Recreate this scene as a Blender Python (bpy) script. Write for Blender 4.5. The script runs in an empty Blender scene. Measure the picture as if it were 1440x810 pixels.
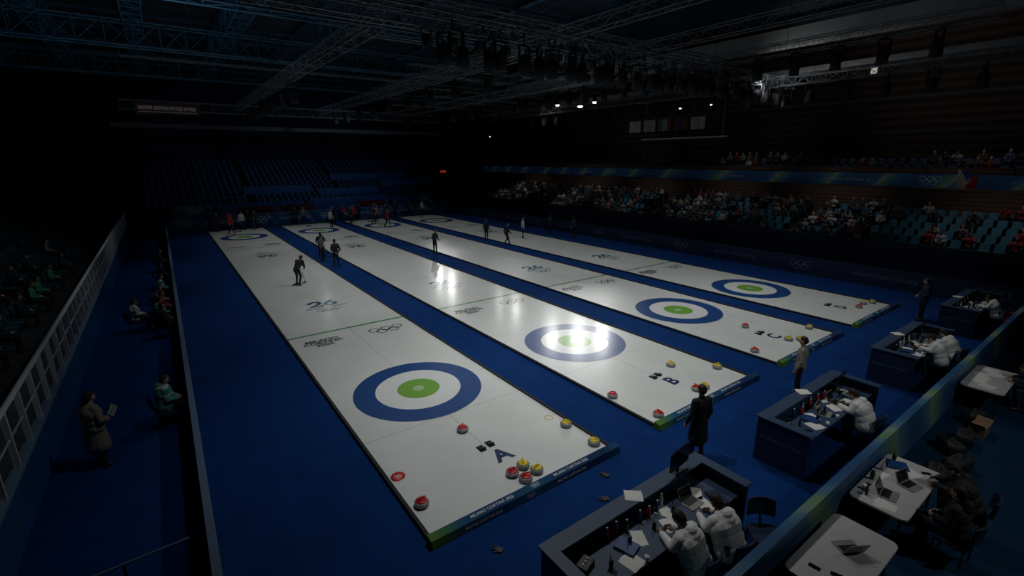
import bpy, math, random
import numpy as np
from mathutils import Vector, Matrix
random.seed(7)
S=bpy.context.scene
COL=S.collection
try:
    S.view_settings.view_transform='Standard'
    S.view_settings.look='None'
except Exception: pass

# ------------------------------------------------------------------ materials
MATS={}
def mat(name,col,rough=0.6,metal=0.0,emit=None,estr=0.0,noise=0.0,nscale=20.0,bump=0.0,spec=0.5,coat=0.0):
    if name in MATS: return MATS[name]
    m=bpy.data.materials.new(name); m.use_nodes=True
    nt=m.node_tree; b=nt.nodes['Principled BSDF']
    b.inputs['Base Color'].default_value=(*col,1); b.inputs['Roughness'].default_value=rough
    b.inputs['Metallic'].default_value=metal
    b.inputs['Specular IOR Level'].default_value=spec
    if coat: b.inputs['Coat Weight'].default_value=coat
    if emit: 
        b.inputs['Emission Color'].default_value=(*emit,1); b.inputs['Emission Strength'].default_value=estr
    if noise>0 or bump>0:
        tc=nt.nodes.new('ShaderNodeTexCoord'); n=nt.nodes.new('ShaderNodeTexNoise')
        n.inputs['Scale'].default_value=nscale; n.inputs['Detail'].default_value=4
        nt.links.new(tc.outputs['Object'],n.inputs['Vector'])
        if noise>0:
            r=nt.nodes.new('ShaderNodeValToRGB')
            r.color_ramp.elements[0].position=.3; r.color_ramp.elements[1].position=.7
            r.color_ramp.elements[0].color=(*[c*(1-noise) for c in col],1)
            r.color_ramp.elements[1].color=(*[min(1,c*(1+noise)) for c in col],1)
            nt.links.new(n.outputs['Fac'],r.inputs['Fac']); nt.links.new(r.outputs['Color'],b.inputs['Base Color'])
        if bump>0:
            bp=nt.nodes.new('ShaderNodeBump'); bp.inputs['Strength'].default_value=bump; bp.inputs['Distance'].default_value=.01
            nt.links.new(n.outputs['Fac'],bp.inputs['Height']); nt.links.new(bp.outputs['Normal'],b.inputs['Normal'])
    MATS[name]=m; return m
def ad_mat(name,cols,scale=0.35,dist=7,estr=0.0):
    if name in MATS: return MATS[name]
    m=bpy.data.materials.new(name); m.use_nodes=True; nt=m.node_tree; b=nt.nodes['Principled BSDF']
    tc=nt.nodes.new('ShaderNodeTexCoord'); w=nt.nodes.new('ShaderNodeTexWave')
    w.inputs['Scale'].default_value=scale; w.inputs['Distortion'].default_value=dist; w.inputs['Detail'].default_value=1.0
    w.inputs['Detail Scale'].default_value=.5
    w.bands_direction='DIAGONAL'
    nt.links.new(tc.outputs['Object'],w.inputs['Vector'])
    r=nt.nodes.new('ShaderNodeValToRGB'); r.color_ramp.interpolation='EASE'
    e=r.color_ramp.elements
    e[0].position=0;e[0].color=(*cols[0],1);e[1].position=1;e[1].color=(*cols[-1],1)
    for i,c in enumerate(cols[1:-1]):
        x=e.new((i+1)/(len(cols)-1)); x.color=(*c,1)
    nt.links.new(w.outputs['Fac'],r.inputs['Fac']); nt.links.new(r.outputs['Color'],b.inputs['Base Color'])
    b.inputs['Roughness'].default_value=.45
    if estr>0:
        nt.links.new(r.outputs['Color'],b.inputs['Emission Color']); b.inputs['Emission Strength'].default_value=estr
    MATS[name]=m; return m
def grad_mat(name,stops,x0,x1,rough=.4):
    m=bpy.data.materials.new(name); m.use_nodes=True; nt=m.node_tree; b=nt.nodes['Principled BSDF']
    tc=nt.nodes.new('ShaderNodeTexCoord'); sp=nt.nodes.new('ShaderNodeSeparateXYZ'); mr=nt.nodes.new('ShaderNodeMapRange')
    mr.inputs['From Min'].default_value=x0; mr.inputs['From Max'].default_value=x1
    r=nt.nodes.new('ShaderNodeValToRGB'); e=r.color_ramp.elements
    e[0].position=stops[0][0]; e[0].color=(*stops[0][1],1); e[1].position=stops[-1][0]; e[1].color=(*stops[-1][1],1)
    for p,c in stops[1:-1]:
        q=e.new(p); q.color=(*c,1)
    nt.links.new(tc.outputs['Object'],sp.inputs[0]); nt.links.new(sp.outputs['X'],mr.inputs['Value']); nt.links.new(mr.outputs[0],r.inputs['Fac'])
    nt.links.new(r.outputs['Color'],b.inputs['Base Color']); b.inputs['Roughness'].default_value=rough; b.inputs['Specular IOR Level'].default_value=.15
    MATS[name]=m; return m
def random_mat(name,cols,rough=.7):
    m=bpy.data.materials.new(name); m.use_nodes=True; nt=m.node_tree; b=nt.nodes['Principled BSDF']
    oi=nt.nodes.new('ShaderNodeObjectInfo'); r=nt.nodes.new('ShaderNodeValToRGB'); r.color_ramp.interpolation='CONSTANT'
    e=r.color_ramp.elements; e[0].position=0;e[0].color=(*cols[0],1);e[1].position=1-1/len(cols);e[1].color=(*cols[-1],1)
    for i,c in enumerate(cols[1:-1]):
        x=e.new((i+1)/len(cols)); x.color=(*c,1)
    nt.links.new(oi.outputs['Random'],r.inputs['Fac']); nt.links.new(r.outputs['Color'],b.inputs['Base Color'])
    b.inputs['Roughness'].default_value=rough; MATS[name]=m; return m

def ice_like(name,col,noise=0.05):
    m=mat(name,col,rough=.36,noise=noise,nscale=.7,spec=.5,coat=.5)
    nt=m.node_tree; b=nt.nodes['Principled BSDF']; b.inputs['Coat Roughness'].default_value=.18
    tc=nt.nodes.new('ShaderNodeTexCoord'); n=nt.nodes.new('ShaderNodeTexNoise'); n.inputs['Scale'].default_value=45
    n.inputs['Detail'].default_value=2
    bp=nt.nodes.new('ShaderNodeBump'); bp.inputs['Strength'].default_value=.18; bp.inputs['Distance'].default_value=.004
    nt.links.new(tc.outputs['Object'],n.inputs['Vector']); nt.links.new(n.outputs['Fac'],bp.inputs['Height']); nt.links.new(bp.outputs['Normal'],b.inputs['Normal'])
    return m
ICE=ice_like('ice_white',(.73,.77,.75))
ICE_BLUE=ice_like('ice_blue_ring',(.014,.07,.25),.02)
ICE_GREEN=ice_like('ice_green_ring',(.19,.44,.06),.02)
ICE_PIN=ice_like('ice_button',(.42,.62,.36),.02)
ICE_WHITE=ice_like('ice_ring_white',(.78,.82,.81),.02)
ICE_LINE=ice_like('ice_green_line',(.04,.27,.1),.02)
ICE_GREY=ice_like('ice_thin_line',(.42,.45,.45),.02)
ICE_DARK=ice_like('ice_dark_print',(.015,.022,.04),.02)
ICE_LET=ice_like('ice_blue_letter',(.008,.03,.11),.02)
ICE_MID=ice_like('ice_grey_print',(.06,.11,.15),.02)
ICE_TEAL=ice_like('ice_teal_print',(.02,.18,.26),.02)
ICE_NB=ice_like('ice_navy_print',(.01,.045,.13),.02)
ICE_YEL=ice_like('ice_yellow_ring',(.65,.5,.08),.02)
CARPET=mat('blue_carpet',(.0025,.033,.152),rough=.9,noise=.12,nscale=1.3,bump=.2,spec=.1)
TEALC=mat('carpet_teal_tint',(.005,.03,.07),rough=.9,noise=.12,nscale=1.3,bump=.2,spec=.1)
BLK=mat('black_plastic',(.012,.012,.014),rough=.45)
BLKF=mat('black_foam',(.015,.017,.022),rough=.8)
GREY=mat('grey_laminate',(.5,.51,.5),rough=.5,noise=.06,nscale=4)
WHITE=mat('white_paint',(.6,.62,.62),rough=.5)
PAPER=mat('white_paper',(.75,.75,.72),rough=.8)
TRUSS=mat('truss_aluminium',(.16,.18,.2),rough=.5,metal=.0)
TRUSSB=mat('truss_blue_steel',(.03,.11,.18),rough=.5,metal=.0)
BLUEBOARD=mat('blue_board',(.012,.06,.2),rough=.35,noise=.1,nscale=1)
PARAPET=mat('parapet_blue',(.02,.12,.33),rough=.4,noise=.12,nscale=1)
BOARDTOP=mat('board_top_blue_grey',(.14,.22,.34),rough=.5)
NAVY=mat('navy_fabric',(.008,.02,.06),rough=.8)
NAVYP=mat('navy_panel',(.01,.022,.058),rough=.5,noise=.1,nscale=2)
DESKTOP=mat('desk_blue_top',(.026,.058,.12),rough=.5,noise=.06,nscale=3)
CONC=mat('dark_step_concrete',(.02,.023,.028),rough=.9,noise=.2,nscale=2)
SKIN=mat('skin',(.5,.29,.2),rough=.55)
HAIR=mat('dark_hair',(.025,.016,.01),rough=.7)
EYE=mat('eye_dark',(.02,.015,.012),rough=.2)
MOUTH=mat('lips',(.3,.08,.07),rough=.5)
SHOE=mat('shoe_black',(.02,.02,.022),rough=.5)
TXTW=mat('white_print',(.6,.63,.65),rough=.5)
TXTD=mat('dim_print',(.12,.17,.26),rough=.5)
RED=mat('red_plastic',(.55,.02,.02),rough=.3)
YEL=mat('yellow_plastic',(.75,.6,.03),rough=.3)
GRAN=mat('granite',(.3,.31,.32),rough=.3,noise=.35,nscale=60)
GLASS=mat('clear_panel',(.4,.5,.55),rough=.1); 
MATS['clear_panel'].node_tree.nodes['Principled BSDF'].inputs['Alpha'].default_value=.12
SCREEN=mat('screen_off',(.01,.012,.016),rough=.12)
LAMP=mat('lamp_glow',(1,1,1),emit=(1,.98,.93),estr=14)
LAMPD=mat('lamp_glow_dim',(1,1,1),emit=(1,.96,.9),estr=1.5)
AD=ad_mat('ad_wave',[(.01,.05,.16),(.012,.08,.25),(.02,.12,.28),(.03,.2,.2),(.012,.07,.22),(.01,.05,.16)],.25)
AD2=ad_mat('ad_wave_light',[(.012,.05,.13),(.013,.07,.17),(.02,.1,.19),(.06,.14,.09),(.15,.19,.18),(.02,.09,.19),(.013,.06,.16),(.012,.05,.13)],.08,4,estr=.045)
ADG=ad_mat('ad_wave_pale_green',[(.03,.10,.24),(.04,.13,.28),(.08,.21,.3),(.16,.31,.16),(.21,.33,.26),(.07,.19,.31),(.03,.11,.25)],.1,5)
ENDG=grad_mat('end_board_gradient',[(0,(.12,.22,.04)),(.05,(.07,.18,.05)),(.14,(.015,.09,.17)),(.3,(.008,.045,.15)),(.5,(.015,.085,.17)),(.65,(.008,.04,.13)),(.9,(.006,.03,.1)),(1,(.015,.07,.16))],-2.4,2.4,.8)

# ------------------------------------------------------------------ mesh builder
class MB:
    def __init__(s): s.v=[];s.f=[];s.m=[];s.sm=[]
    def add(s,vs,fs,m=0,smooth=False):
        o=len(s.v); s.v+= [tuple(v) for v in vs]
        for f in fs: s.f.append(tuple(i+o for i in f)); s.m.append(m); s.sm.append(smooth)
        return s
    def box(s,x0,x1,y0,y1,z0,z1,m=0):
        return s.add([(x0,y0,z0),(x1,y0,z0),(x1,y1,z0),(x0,y1,z0),(x0,y0,z1),(x1,y0,z1),(x1,y1,z1),(x0,y1,z1)],
          [(3,2,1,0),(4,5,6,7),(0,1,5,4),(1,2,6,5),(2,3,7,6),(3,0,4,7)],m)
    def rod(s,p0,p1,r,n=6,m=0,r1=None,smooth=True):
        p0=Vector(p0);p1=Vector(p1);d=(p1-p0); 
        if d.length<1e-6: return s
        d.normalize(); a=d.orthogonal().normalized(); b=d.cross(a); r1=r if r1 is None else r1
        vs=[p0+(a*math.cos(t)+b*math.sin(t))*r for t in [2*math.pi*i/n for i in range(n)]]+[p1+(a*math.cos(t)+b*math.sin(t))*r1 for t in [2*math.pi*i/n for i in range(n)]]
        s.add(vs,[(i,(i+1)%n,n+(i+1)%n,n+i) for i in range(n)],m,smooth)
        s.add(vs,[tuple(reversed(range(n))),tuple(range(n,2*n))],m); return s
    def lathe(s,prof,n=24,m=0,c=(0,0,0),smooth=True,mi=None):
        o=len(s.v)
        for r,z in prof:
            for i in range(n):
                t=2*math.pi*i/n; s.v.append((c[0]+r*math.cos(t),c[1]+r*math.sin(t),c[2]+z))
        for k in range(len(prof)-1):
            for i in range(n):
                j=(i+1)%n
                s.f.append((o+k*n+i,o+k*n+j,o+(k+1)*n+j,o+(k+1)*n+i)); s.m.append(mi[k] if mi else m); s.sm.append(smooth)
        if prof[0][0]>1e-4: s.f.append(tuple(o+i for i in reversed(range(n)))); s.m.append(mi[0] if mi else m); s.sm.append(False)
        if prof[-1][0]>1e-4: s.f.append(tuple(o+(len(prof)-1)*n+i for i in range(n))); s.m.append(mi[-1] if mi else m); s.sm.append(False)
        return s
    def ring(s,cx,cy,r0,r1,z=0,n=64,m=0):
        if r0<=0:
            return s.add([(cx+r1*math.cos(2*math.pi*i/n),cy+r1*math.sin(2*math.pi*i/n),z) for i in range(n)],[tuple(range(n))],m)
        vs=[(cx+r*math.cos(2*math.pi*i/n),cy+r*math.sin(2*math.pi*i/n),z) for r in (r0,r1) for i in range(n)]
        return s.add(vs,[(i,n+i,n+(i+1)%n,(i+1)%n) for i in range(n)],m)
    def prism(s,pts,z0,z1,m=0):
        n=len(pts); vs=[(x,y,z0) for x,y in pts]+[(x,y,z1) for x,y in pts]
        return s.add(vs,[tuple(reversed(range(n))),tuple(range(n,2*n))]+[(i,(i+1)%n,n+(i+1)%n,n+i) for i in range(n)],m)
    def rslab(s,x0,x1,y0,y1,z0,z1,r=.05,m=0):
        pts=[]
        for cx,cy,a in ((x1-r,y1-r,0),(x0+r,y1-r,90),(x0+r,y0+r,180),(x1-r,y0+r,270)):
            for k in range(5):
                t=math.radians(a+22.5*k); pts.append((cx+r*math.cos(t),cy+r*math.sin(t)))
        return s.prism(pts,z0,z1,m)
    def ribbon(s,pts,w,z=0,m=0,closed=False):
        n=len(pts); L=[]
        for i in range(n):
            a=Vector(pts[i-1] if (i>0 or closed) else pts[0]); b=Vector(pts[(i+1)%n] if (i<n-1 or closed) else pts[-1])
            d=(b-a).normalized(); nn=Vector((-d.y,d.x))*w/2; p=Vector(pts[i]); L+= [(p.x+nn.x,p.y+nn.y,z),(p.x-nn.x,p.y-nn.y,z)]
        return s.add(L,[(2*i,2*i+1,2*i+3,2*i+2) for i in range(n-1)],m)
    def merge(s,o,off=(0,0,0),m=None):
        b=len(s.v); s.v+=[(x+off[0],y+off[1],z+off[2]) for x,y,z in o.v]
        s.f+=[tuple(i+b for i in f) for f in o.f]; s.m+=o.m if m is None else [m]*len(o.f); s.sm+=o.sm; return s
    def mesh(s,name,mats):
        me=bpy.data.meshes.new(name); me.from_pydata(s.v,[],s.f)
        for m in mats: me.materials.append(m)
        me.polygons.foreach_set('material_index',s.m); me.polygons.foreach_set('use_smooth',s.sm); me.update(); return me

def place(name,me,parent=None,loc=(0,0,0),rot=(0,0,0),label=None,cat=None,group=None,kind=None,scale=None,bevel=0):
    o=bpy.data.objects.new(name,me); COL.objects.link(o); o.location=loc; o.rotation_euler=rot
    if scale: o.scale=scale
    if parent is not None: o.parent=parent
    if label: o['label']=label
    if cat: o['category']=cat
    if group: o['group']=group
    if kind: o['kind']=kind
    if bevel:
        b=o.modifiers.new('bevel','BEVEL'); b.width=bevel; b.segments=2; b.limit_method='ANGLE'
    return o
def thing(name,label,cat,loc=(0,0,0),rz=0,group=None):
    return place(name,None,None,loc,(0,0,rz),label,cat,group)
def copy_thing(o,loc,rz=None,scale=None):
    c=o.copy(); COL.objects.link(c); c.location=loc
    if rz is not None: c.rotation_euler=(0,0,rz)
    if scale: c.scale=scale
    for ch in list(o.children):
        k=ch.copy(); k.parent=c; COL.objects.link(k)
        for g in list(ch.children):
            q=g.copy(); q.parent=k; COL.objects.link(q)
    return c

TC={}
def text_mesh(body,size,m,align='CENTER',bold=0.0,spacing=1.0):
    key=(body,size,m.name,align)
    if key in TC: return TC[key]
    cu=bpy.data.curves.new('txt','FONT'); cu.body=body; cu.size=size; cu.align_x=align; cu.align_y='CENTER'
    cu.offset=bold*size; cu.resolution_u=3; cu.space_line=.8; cu.space_character=spacing
    o=bpy.data.objects.new('t',cu); COL.objects.link(o)
    dg=bpy.context.evaluated_depsgraph_get(); dg.update()
    me=bpy.data.meshes.new_from_object(o.evaluated_get(dg)); bpy.data.objects.remove(o)
    me.materials.clear(); me.materials.append(m); TC[key]=me; return me
def rings_mesh(w,m,th=.12):
    key=('rings',w,m.name)
    if key in TC: return TC[key]
    r=w/6.6; b=MB()
    for i,(x,y) in enumerate([(-2.2,0),(0,0),(2.2,0),(-1.1,-1.05),(1.1,-1.05)]):
        b.ring(x*r,(y+.5)*r,r*(1-th*1.7),r*1.0,0.0004*i,32)
    TC[key]=b.mesh('olympic_rings',[m]); return TC[key]
def emblem_mesh(h,m1,m2):
    key=('emb',h,m1.name)
    if key in TC: return TC[key]
    b=MB(); k=h
    two=[(-.75,.62),(-.62,.85),(-.4,.95),(-.18,.85),(-.12,.62),(-.25,.38),(-.8,-.02),(-.05,0)]
    six=[(.62,.95),(.3,.62),(.1,.32),(.12,.1),(.32,-.02),(.58,.04),(.68,.26),(.55,.46),(.3,.5),(.14,.36)]
    b.ribbon([(x*k,(y-.45)*k) for x,y in two],.24*k,0,0); b.ribbon([(x*k,(y-.45)*k) for x,y in six],.24*k,.0005,1)
    TC[key]=b.mesh('emblem',[m1,m2]); return TC[key]

# ------------------------------------------------------------------ room shell
X0,X1,Y0,Y1,ZC=-24.,43.,-22.,60.,16.
DARKW=mat('dark_wall',(.02,.021,.025),rough=.9,noise=.2,nscale=1)
DARKB=mat('dark_blue_wall',(.014,.024,.055),rough=.9,noise=.2,nscale=1)
place('floor',MB().box(X0,X1,Y0,Y1,-.2,0).mesh('floor',[CARPET]),kind='structure')
place('carpet',MB().box(-2,24,-20,-9.46,0,.008).mesh('carpet',[TEALC]),label='dark teal tint sheet on the carpet under work tables',cat='carpet')  # added sheet: gives the same carpet its dimmer, greener light here
place('wall_far',MB().box(X0,X1,Y1,Y1+.3,0,ZC).mesh('w',[DARKB]),kind='structure')
place('wall_near',MB().box(X0,X1,Y0-.3,Y0,0,ZC).mesh('w',[DARKW]),kind='structure')
place('wall_left',MB().box(X0-.3,X0,Y0,Y1,0,ZC).mesh('w',[DARKW]),kind='structure')
def wood(name,sc,c0,c1):
    ws=bpy.data.materials.new(name); ws.use_nodes=True; nt=ws.node_tree; b=nt.nodes['Principled BSDF']
    tc=nt.nodes.new('ShaderNodeTexCoord'); wv=nt.nodes.new('ShaderNodeTexWave'); wv.bands_direction='Z'; wv.inputs['Scale'].default_value=sc; wv.inputs['Distortion'].default_value=.3
    rp=nt.nodes.new('ShaderNodeValToRGB'); rp.color_ramp.elements[0].color=(*c0,1); rp.color_ramp.elements[1].color=(*c1,1)
    nt.links.new(tc.outputs['Object'],wv.inputs['Vector']); nt.links.new(wv.outputs['Fac'],rp.inputs['Fac']); nt.links.new(rp.outputs['Color'],b.inputs['Base Color']); b.inputs['Roughness'].default_value=.7
    return ws
WS=wood('timber_slats',.5,(.03,.018,.012),(.12,.065,.042)); WS2=wood('timber_fascia',1.2,(.06,.033,.022),(.13,.07,.045))
place('wall_right',MB().box(X1,X1+.3,Y0,Y1,0,ZC).mesh('w',[WS]),kind='structure')
CEIL=mat('ceiling_dark',(.014,.026,.046),rough=.9,noise=.4,nscale=.4)
place('ceiling',MB().box(X0,X1,Y0,Y1,ZC,ZC+.2).mesh('c',[CEIL]),kind='structure')
PUR=mat('purlin_blue',(.018,.075,.14),rough=.6)
bm=MB().box(-.09,.09,Y0,Y1,-.35,0).box(-.2,.2,Y0,Y1,-.39,-.35).mesh('roof_beam',[PUR])
for i in range(9):
    place('roof_beam',bm,None,(-20+5*i,0,ZC-.01),label='long dark blue steel roof beam under the ceiling',cat='roof beam',group='steel roof beams')
bm2=MB().box(X0,24,-.05,.05,-.16,0).mesh('roof_purlin',[PUR])
for i in range(14):
    place('roof_purlin',bm2,None,(0,-10+5*i,ZC-.4),label='thin dark blue steel purlin crossing the roof beams',cat='roof purlin',group='steel roof purlins')
for i in range(8):
    p=MB().rod((-20+5*i,4,ZC-.45),(-15+5*i,44,ZC-.45),.035,6).mesh('brace',[PUR])
    place('roof_brace',p,label='thin diagonal dark blue steel roof brace',cat='roof brace',group='diagonal roof braces')
GIRD=mat('pale_girder',(.38,.39,.4),rough=.7,noise=.1,nscale=.6)
GIRDD=mat('dim_girder',(.1,.105,.115),rough=.7,noise=.1,nscale=.6)
place('roof_girder',MB().box(31.6,32.4,-20,40,13.9,15.1).mesh('g',[GIRD]),label='wide pale grey roof girder above the seating',cat='roof girder',group='pale roof girders')
place('roof_girder',MB().box(34.6,35.1,-20,45,12.3,12.9).mesh('g',[GIRD]),label='narrow pale grey roof girder above the seating',cat='roof girder',group='pale roof girders')
WIN=mat('window_glow',(.5,.5,.45),emit=(1,.93,.8),estr=.35)
place('window_1',MB().box(42.9,43,4.4,4.8,13.0,14.2).mesh('w',[WIN]),kind='structure')
TRIMM=mat('trim_pale',(.55,.58,.6),rough=.6)
place('trim_1',MB().box(42.8,43,-20,50,10.9,11.1).mesh('t',[GIRDD]),kind='structure')
place('trim_2',MB().box(42.8,43,-20,50,8.3,8.42).mesh('t',[GIRDD]),kind='structure')
pb=thing('control_room','small dim control room high above the seating','control room',(-3.4,47.5,10.7))
place('room_shell',MB().box(-2.6,2.6,0,2,0,.2).box(-2.6,2.6,0,2,.95,1.1).box(-2.6,-2.45,0,2,.2,.95).box(2.45,2.6,0,2,.2,.95).box(-2.45,2.45,1.8,2,.2,.95).mesh('s',[GIRDD]),pb)
place('lit_interior',MB().box(-2.4,2.4,1.7,1.78,.22,.93).mesh('s',[mat('warm_interior',(.2,.17,.15),emit=(1,.75,.65),estr=.025)]),pb)
for k in range(3): place('mullion',MB().box(-.04,.04,-.02,.04,.2,.95).mesh('m',[BLK]),pb,(-1.2+1.2*k,0,0))

# ------------------------------------------------------------------ trusses
def truss_mesh(L,w=.6,h=.6,step=.6,r=.03,m=None):
    b=MB(); n=int(L/step); 
    P=lambda x,i:(x,[-w/2,w/2,w/2,-w/2][i],[0,0,h,h][i])
    for i in range(4): b.rod(P(0,i),P(L,i),r,6)
    for k in range(n):
        x=k*step; e=x+step
        for i in range(4):
            j=(i+1)%4
            b.rod(P(x,i),P(x,j),r*.5,4)
            if k%2==0: b.rod(P(x,i),P(e,j),r*.5,4)
            else: b.rod(P(x,j),P(e,i),r*.5,4)
    return b.mesh('lighting_truss',[m or TRUSS])
def truss(p,L,alongy,w=.6,h=.6,step=.75,r=.03):
    return place('lighting_truss',truss_mesh(L,w,h,step,r),None,p,(0,0,math.pi/2 if alongy else 0),
      label='aluminium lattice lighting truss hung below the roof',cat='truss',group='aluminium lighting trusses')
for x in (2.,9.5,17.5): truss((x,6,11),37,True,.55,.55,.8,.025)
truss((29,-8,11),50,True)
truss((-2.5,5.5,11.05),34,False); truss((-7,44,10.8),32,False,.8,.8,1.0,.05)
truss((-1,8.2,12.3),31,False,step=.9)
truss((12,12,12.2),20,False,step=1.0); truss((9.5,20,12.0),20,False,step=1.0); truss((4,15,12.8),26,False,step=1.0)
truss((24,-6,12),46,True,step=1.0); truss((13.5,-2,12.6),40,True,step=1.0); truss((21,-4,12.9),44,True,step=1.0)
truss((-6,30,13),30,False,step=1.2,r=.02); truss((14,27,11.6),20,False,step=1.0); truss((14,35,11.6),20,False,step=1.0)
truss((33.4,-14,11.6),55,True,step=1.0)
def roof_truss(p,L,a):
    place('roof_truss',truss_mesh(L,.9,1.3,1.3,.05,TRUSSB),None,p,(0,0,a),label='deep blue steel roof truss below the ceiling',cat='roof truss',group='blue steel roof trusses')
for x in (-14,-9.5,-5,.0,5.5): roof_truss((x,-4,14.1),52,math.pi/2)
for y in (14,26,38): roof_truss((-22,y,12.9),42,0)
place('roof_girder',MB().box(-8,26,46,46.4,9.4,9.8).mesh('g',[GIRDD]),label='dim grey end girder spanning above the seating',cat='roof girder',group='pale roof girders')
rodm=MB().rod((0,0,0),(0,0,5),.015,5).mesh('truss_hanger',[BLK])
for x,y,z in [(2,8,11.5),(2,25,11.5),(9.5,8,11.5),(9.5,25,11.5),(17.5,8,11.5),(17.5,25,11.5),(29,5,11.6),(29,25,11.6),(33.4,5,12.2),(33.4,25,12.2)]:
    place('hanger_cable',rodm,None,(x,y,z),label='thin black cable holding up a lighting truss',cat='cable',group='truss hanger cables',scale=(1,1,(ZC-z)/5))
for k in range(11):
    x0=4+k*2.1; b=MB(); n=10; P=[(x0+2.1*t/n,5.5+(2.6 if k%2 else 0.3)*t/n,11.0-.7*math.sin(math.pi*t/n)-.1*(k%3)+1.2*(t/n if k%2 else 0)) for t in range(n+1)]
    for a,c in zip(P,P[1:]): b.rod(a,c,.05,6)
    place('cable_bundle',b.mesh('c',[BLK]),label='black cable bundle sagging between lighting trusses',cat='cable',group='sagging cable bundles')

def stage_lamp():
    t=thing('stage_lamp','black stage lamp hanging under a truss','lamp',group='stage lamps under the trusses')
    place('yoke',MB().box(-.2,-.17,-.03,.03,-.5,-.08).box(.17,.2,-.03,.03,-.5,-.08).box(-.2,.2,-.03,.03,-.1,-.06).rod((0,0,-.08),(0,0,.0),.03,8).mesh('yoke',[BLK]),t)
    place('lamp_housing',MB().lathe([(.06,-.25),(.13,-.3),(.15,-.5),(.16,-.68),(.14,-.68),(.13,-.6)],16).mesh('can',[BLKF]),t)
    place('lens',MB().lathe([(.0,-.655),(.08,-.65),(.13,-.63)],16).mesh('lens',[SCREEN]),t)
    return t
sl=stage_lamp(); sl.location=(3.4,5.2,11.07)
pos=[]
for x in np.arange(4.2,31,.9): pos.append((float(x)+random.uniform(-.3,.3),5.2,11.07))
for y in np.arange(11,40,3.4): pos+= [(9.77,float(y),11.02),(17.77,float(y)+1,11.02)]
for y in np.arange(20,40,3.4): pos.append((2.27,float(y)+1.2,11.02))
for y in np.arange(-5,38,2.0): pos+= [(28.7,float(y),11.02),(23.7,float(y)+.8,12.02)]
for x in np.arange(13,31,1.6): pos.append((float(x),11.7,12.22))
for x in np.arange(6,29,1.4): pos.append((float(x),7.9,12.32))
for p in pos: copy_thing(sl,p,random.uniform(0,3),(1.6,1.6,1.8))
def spot(loc,e,ang,size=.25,blend=.6,tgt=None,col=(1,1,.98)):
    l=bpy.data.lights.new('spot','SPOT'); l.energy=e; l.spot_size=math.radians(ang); l.spot_blend=blend; l.shadow_soft_size=size; l.color=col
    o=bpy.data.objects.new('spot_light',l); COL.objects.link(o); o.location=loc
    if tgt is not None: o.rotation_euler=(Vector(tgt)-Vector(loc)).to_track_quat('-Z','Y').to_euler()
    return o
def floodlight(p,r=.3,lens=LAMP):
    t=thing('floodlight','lit white floodlight hanging below the roof truss','floodlight',p,0,'lit floodlights')
    place('lamp_housing',MB().lathe([(.05,.45),(r*.6,.4),(r*1.05,.05),(r*1.08,-.02),(r,-.02),(r*.97,.03)],20).mesh('f',[BLK]),t)
    place('bulb_lens',MB().lathe([(0,-.12),(r*.6,-.09),(r*.95,0)],20).mesh('l',[lens]),t)
    place('mounting_pole',MB().rod((0,0,.4),(0,0,(ZC-p[2])),.02,6).mesh('m',[BLK]),t)
for p,r in [((21.4,18.6,10.6),.17),((23.6,18.3,10.6),.24),((22.4,15.5,10.6),.17)]:
    floodlight(p,r)
for p,r in [((29,12.6,10.3),.12),((29.4,10.2,10.4),.1),((25.5,34.6,8.9),.1)]: floodlight(p,r,LAMPD)
# real aimed spots whose mirror images lie in the ice
for p,tg,e,sz in [((23.4,21.0,10.3),(5.6,-.1,0),560,.45),((27.2,18.0,10.3),(7.2,-.2,0),900,.45),((25.4,19.4,10.4),(6.5,.0,0),900,.6),
     ((23.0,43.5,8.6),(6.4,11.2,0),440,.26),((21.9,38.2,8.6),(6.9,9.4,0),440,.26),((26.1,30.6,10.5),(8.4,6.6,0),330,.24),((25.6,33.2,10.5),(8.2,7.8,0),160,.2),((8.8,45,10.5),(.1,10.1,0),45,.15)]:
    spot(p,e,17,sz,.7,tg)

# ------------------------------------------------------------------ sheets
WID=4.55; HW=WID/2; YN=-5.35; YF=40.1; ZI=.03
SX=[0,6.2,12.42,18.45]; LET='ABCD'
ice_me=MB().box(-HW,HW,YN,YF,0.0,ZI).mesh('ice',[ICE])
def house_me():
    b=MB(); b.ring(0,0,1.22,1.83,0,96,0); b.ring(0,0,.61,1.22,0,96,1); b.ring(0,0,.16,.61,0,96,2); b.ring(0,0,0,.16,0,48,3)
    return b.mesh('house',[ICE_BLUE,ICE_WHITE,ICE_GREEN,ICE_PIN])
H_ME=house_me()
HOG=MB().box(-HW,HW,-.06,.06,0,.002).mesh('hog',[ICE_LINE])
THIN=MB().box(-.008,.008,-3.66,38.4,0,.0012).box(-HW,HW,-.008,.008,0,.0012).box(-HW,HW,34.74,34.76,0,.0012).box(-HW,HW,-1.845,-1.83,0,.0012).box(-HW,HW,36.58,36.6,0,.0012).mesh('lines',[ICE_GREY])
side_me=MB().box(-HW-.07,-HW,YN,YF,0,.075).box(HW,HW+.07,YN,YF,0,.075).box(-HW-.07,HW+.07,YF,YF+.12,0,.16).mesh('side',[BLKF])
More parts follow.
